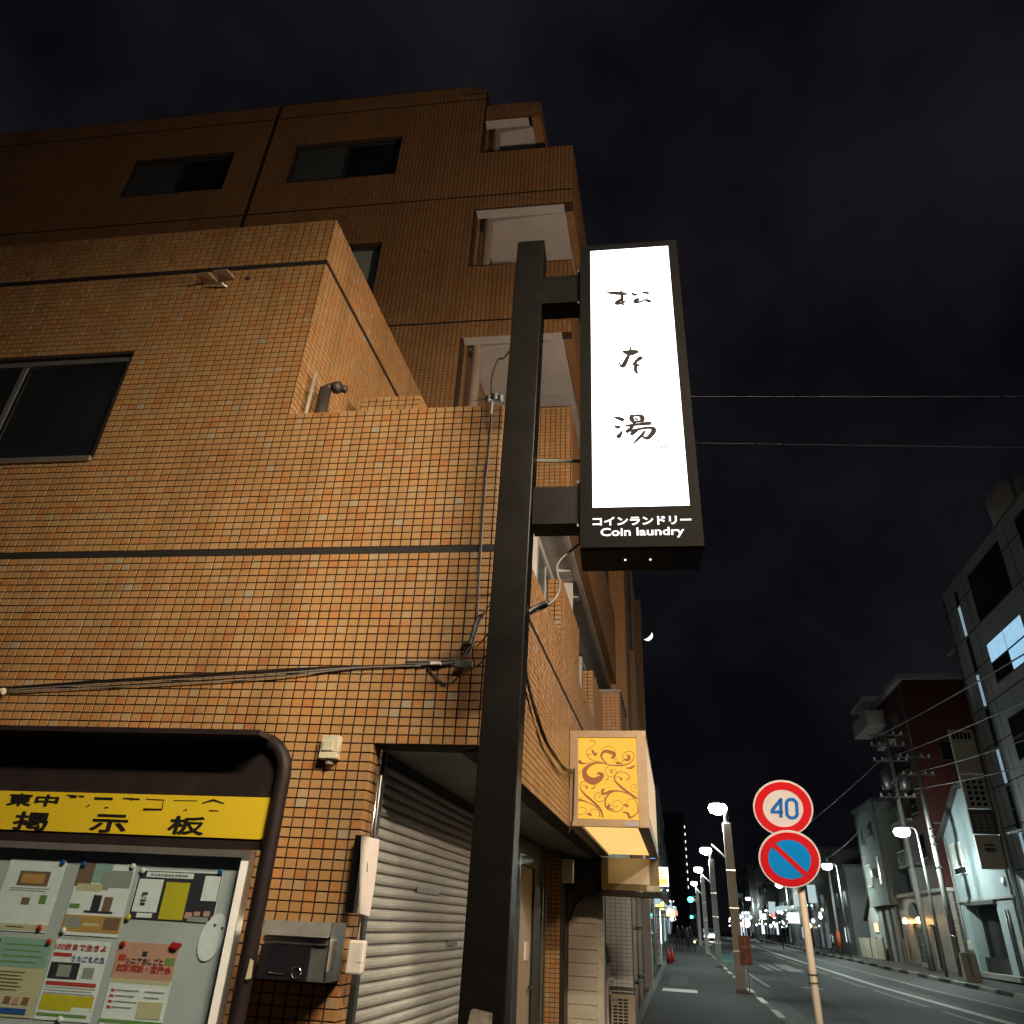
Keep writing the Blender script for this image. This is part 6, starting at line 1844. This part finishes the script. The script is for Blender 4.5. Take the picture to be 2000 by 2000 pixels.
for sx in (-0.6, 0.6):
    MB().lathe([(0.16, 0), (0.12, -0.05)], (cx + sx, cy, g + 0.68), 12, 'y').build('headlight', 'head_lamp', cr_, True)
    for dy in (0.8, 3.4):
        w = MB().lathe([(0.31, -0.1), (0.31, 0.1)], (cx + sx * 1.3, cy + dy, g + 0.31), 16, 'x').build('wheel', 'cable_black', cr_, True)
MB().box(cx - 0.25, cx + 0.25, cy - 0.03, cy - 0.005, g + 0.42, g + 0.54).build('number_plate', 'sign_white_paint', cr_)
for k in range(3):
    sx = -0.6 if k == 0 else 0.6
light('car_beam', (cx, cy - 0.4, g + 0.75), 260, (0.95, 1, 1), 0.1, cr_)

# ------------------------------------------------------------------ people far down the street
mat('skin', (0.42, 0.26, 0.19), 0.6)
mat('hair', (0.015, 0.012, 0.011), 0.5)
for nm, c in (('cloth_black', (0.012, 0.012, 0.014)), ('cloth_navy', (0.015, 0.018, 0.03)), ('cloth_grey', (0.09, 0.09, 0.1)), ('cloth_white', (0.55, 0.55, 0.53))):
    mat(nm, c, 0.85, var=0.2)


def person(label, x, y, h, top, legs, stride=0.12, turn=0.0, arm=0.0):
    z0 = zg(y) + (0.05 if x > 10 else 0)
    t = thing('person', label, 'person', (x, y, z0), 'people far down the street')
    t.rotation_euler = (0, 0, turn)
    k = h / 1.7
    J = {'pel': (0, 0, .92), 'sp': (0, 0, 1.15), 'ch': (0, -.01, 1.33), 'nk': (0, 0, 1.47),
         'hl': (.09, 0, .88), 'hr': (-.09, 0, .88), 'kl': (.10, -stride, .48), 'kr': (-.10, stride * .6, .48), 'al': (.10, -stride * .9, .09), 'ar': (-.10, stride * 1.7, .10), 'tl': (.10, -stride * .9 - .16, .035), 'tr': (-.10, stride * 1.7 - .15, .04),
         'sl': (.17, 0, 1.38), 'sr': (-.17, 0, 1.38), 'el': (.22, .05, 1.10), 'er': (-.22, .02 - arm * .1, 1.10), 'wl': (.21, -.06, .86), 'wr': (-.20, -.10 - arm * .2, .88 + arm * .2)}
    E = [('pel', 'sp'), ('sp', 'ch'), ('ch', 'nk'), ('pel', 'hl'), ('pel', 'hr'), ('hl', 'kl'), ('hr', 'kr'), ('kl', 'al'), ('kr', 'ar'), ('al', 'tl'), ('ar', 'tr'), ('ch', 'sl'), ('ch', 'sr'), ('sl', 'el'), ('sr', 'er'), ('el', 'wl'), ('er', 'wr')]
    Rr = {'pel': .14, 'sp': .13, 'ch': .15, 'nk': .055, 'hl': .09, 'hr': .09, 'kl': .06, 'kr': .06, 'al': .042, 'ar': .042, 'tl': .035, 'tr': .035, 'sl': .065, 'sr': .065, 'el': .045, 'er': .045, 'wl': .032, 'wr': .032}
    keys = list(J)
    me = bpy.data.meshes.new('body')
    me.from_pydata([tuple(c * k for c in J[q]) for q in keys], [(keys.index(a), keys.index(b)) for a, b in E], [])
    o = bpy.data.objects.new('body', me)
    col.objects.link(o)
    o.parent = t
    me.materials.append(MATS[legs])
    sk = o.modifiers.new('skin', 'SKIN')
    for i, q in enumerate(keys):
        me.skin_vertices[0].data[i].radius = (Rr[q] * k, Rr[q] * k * .85)
    me.skin_vertices[0].data[0].use_root = True
    ss_ = o.modifiers.new('sub', 'SUBSURF')
    ss_.levels = ss_.render_levels = 1
    Hc = 1.58 * k
    hd = MB()
    hd.lathe([(.02, -.13), (.055, -.11), (.075, -.04), (.08, .03), (.06, .09), (.02, .115)], (0, -.01, Hc), 12)
    hd.v = [(a * .95, b * 1.12, c) for a, b, c in hd.v]
    hd.hexa([(-.012, -.105, Hc - .03), (.012, -.105, Hc - .03), (.01, -.08, Hc - .03), (-.01, -.08, Hc - .03), (-.006, -.095, Hc + .015), (.006, -.095, Hc + .015), (.006, -.08, Hc + .015), (-.006, -.08, Hc + .015)])
    b0 = BASE[t.name]
    hd.v = [(a + b0[0], b + b0[1], c + b0[2]) for a, b, c in hd.v]
    hd.build('head', 'skin', t, True)
    hr = MB().lathe([(.088, -.01), (.092, .03), (.075, .095), (.03, .128)], (0, .012, Hc), 12)
    hr.v = [(a + b0[0], b + b0[1], c + b0[2]) for a, b, c in hr.v]
    hr.build('hair', 'hair', t, True)
    ct = MB().lathe([(.15, .86), (.165, 1.0), (.15, 1.15), (.185, 1.33), (.17, 1.40), (.07, 1.46)], (0, 0, 0), 14)
    ct.v = [(a * k * 1.12 + b0[0], b * k * .82 + b0[1], c * k + b0[2]) for a, b, c in ct.v]
    ct.build('jacket', top, t, True)
    return t


person('person in dark clothes walking at the left of the crowd', -0.20, 71.0, 1.72, 'cloth_black', 'cloth_black', .13, 0.2)
person('person in black standing tallest in the middle of the crowd', 0.20, 72.0, 1.78, 'cloth_navy', 'cloth_black', .05, 3.0)
person('person in a grey top at the right of the crowd carrying something pale', 0.58, 71.5, 1.62, 'cloth_grey', 'cloth_navy', .10, -0.3, 1.0)
person('person in navy walking just behind the crowd', 0.86, 75.0, 1.70, 'cloth_navy', 'cloth_navy', .14, 0.1)
person('person in a white shirt on the far pavement', 13.4, 80.5, 1.70, 'cloth_white', 'cloth_black', .12, 1.2)
# bicycle with its lamp on, ridden towards the viewer
bi = thing('bicycle', 'bicycle with a bright warm front lamp beside the crowd', 'bicycle', (1.08, 68, zg(68)))
gz = zg(68)
for dy in (-0.5, 0.55):
    mb = MB()
    mb.tube([(1.08, 68 + dy + 0.31 * math.cos(a), gz + 0.33 + 0.31 * math.sin(a)) for a in [i * math.pi / 9 for i in range(19)]], 0.02, 6)
    mb.build('wheel', 'cable_black', bi, True)
mb = MB()
for a, b in (((68 - .5, .33), (68 - .38, .9)), ((68 - .4, .8), (68 + .05, .32)), ((68 + .05, .32), (68 + .22, .85)), ((68 + .05, .32), (68 + .55, .33)), ((68 - .4, .78), (68 + .2, .75)), ((68 + .22, .8), (68 + .55, .33))):
    mb.tube([(1.08, a[0], gz + a[1]), (1.08, b[0], gz + b[1])], 0.018, 6)
mb.build('frame', 'steel_dull', bi)
MB().tube([(0.8, 67.68, gz + 1.0), (1.08, 67.6, gz + 0.95), (1.36, 67.68, gz + 1.0)], 0.015, 6).build('handlebar', 'steel', bi)
MB().box(1.0, 1.16, 68.1, 68.36, gz + 0.86, gz + 0.92).build('saddle', 'cable_black', bi)
MB().lathe([(0.07, 0), (0.05, -0.06)], (1.08, 67.42, gz + 0.66), 10, 'y').build('front_lamp', 'bulb_warm', bi, True)

# ------------------------------------------------------------------ crescent moon
MD = 2500.0
mc = Vector((0, 0, 1.6)) + MOON * MD
tow = -MOON
r_ = rt0.copy()
u_ = r_.cross(MOON)
bdir = (rt * math.cos(rad(-48)) + up * math.sin(rad(-48)))
bdir = (bdir - tow * bdir.dot(tow)).normalized()
hdir = bdir.cross(tow).normalized()
RM = 17.5
mb = MB()
NP, NT = 24, 5
for i in range(NP + 1):
    ph = math.pi * (i / NP - 0.5)
    for j in range(NT + 1):
        te = rad(-14 + 84 * j / NT)
        p = mc + RM * (math.cos(ph) * (math.cos(te) * bdir + math.sin(te) * tow) + math.sin(ph) * hdir)
        mb.v.append(tuple(p))
for i in range(NP):
    for j in range(NT):
        a = i * (NT + 1) + j
        mb.f.append((a, a + 1, a + NT + 2, a + NT + 1))
mo = mb.build('moon', 'moon_lit', recalc=False, origin=tuple(mc))
tag(mo, 'thin white crescent moon low in the night sky', 'moon')
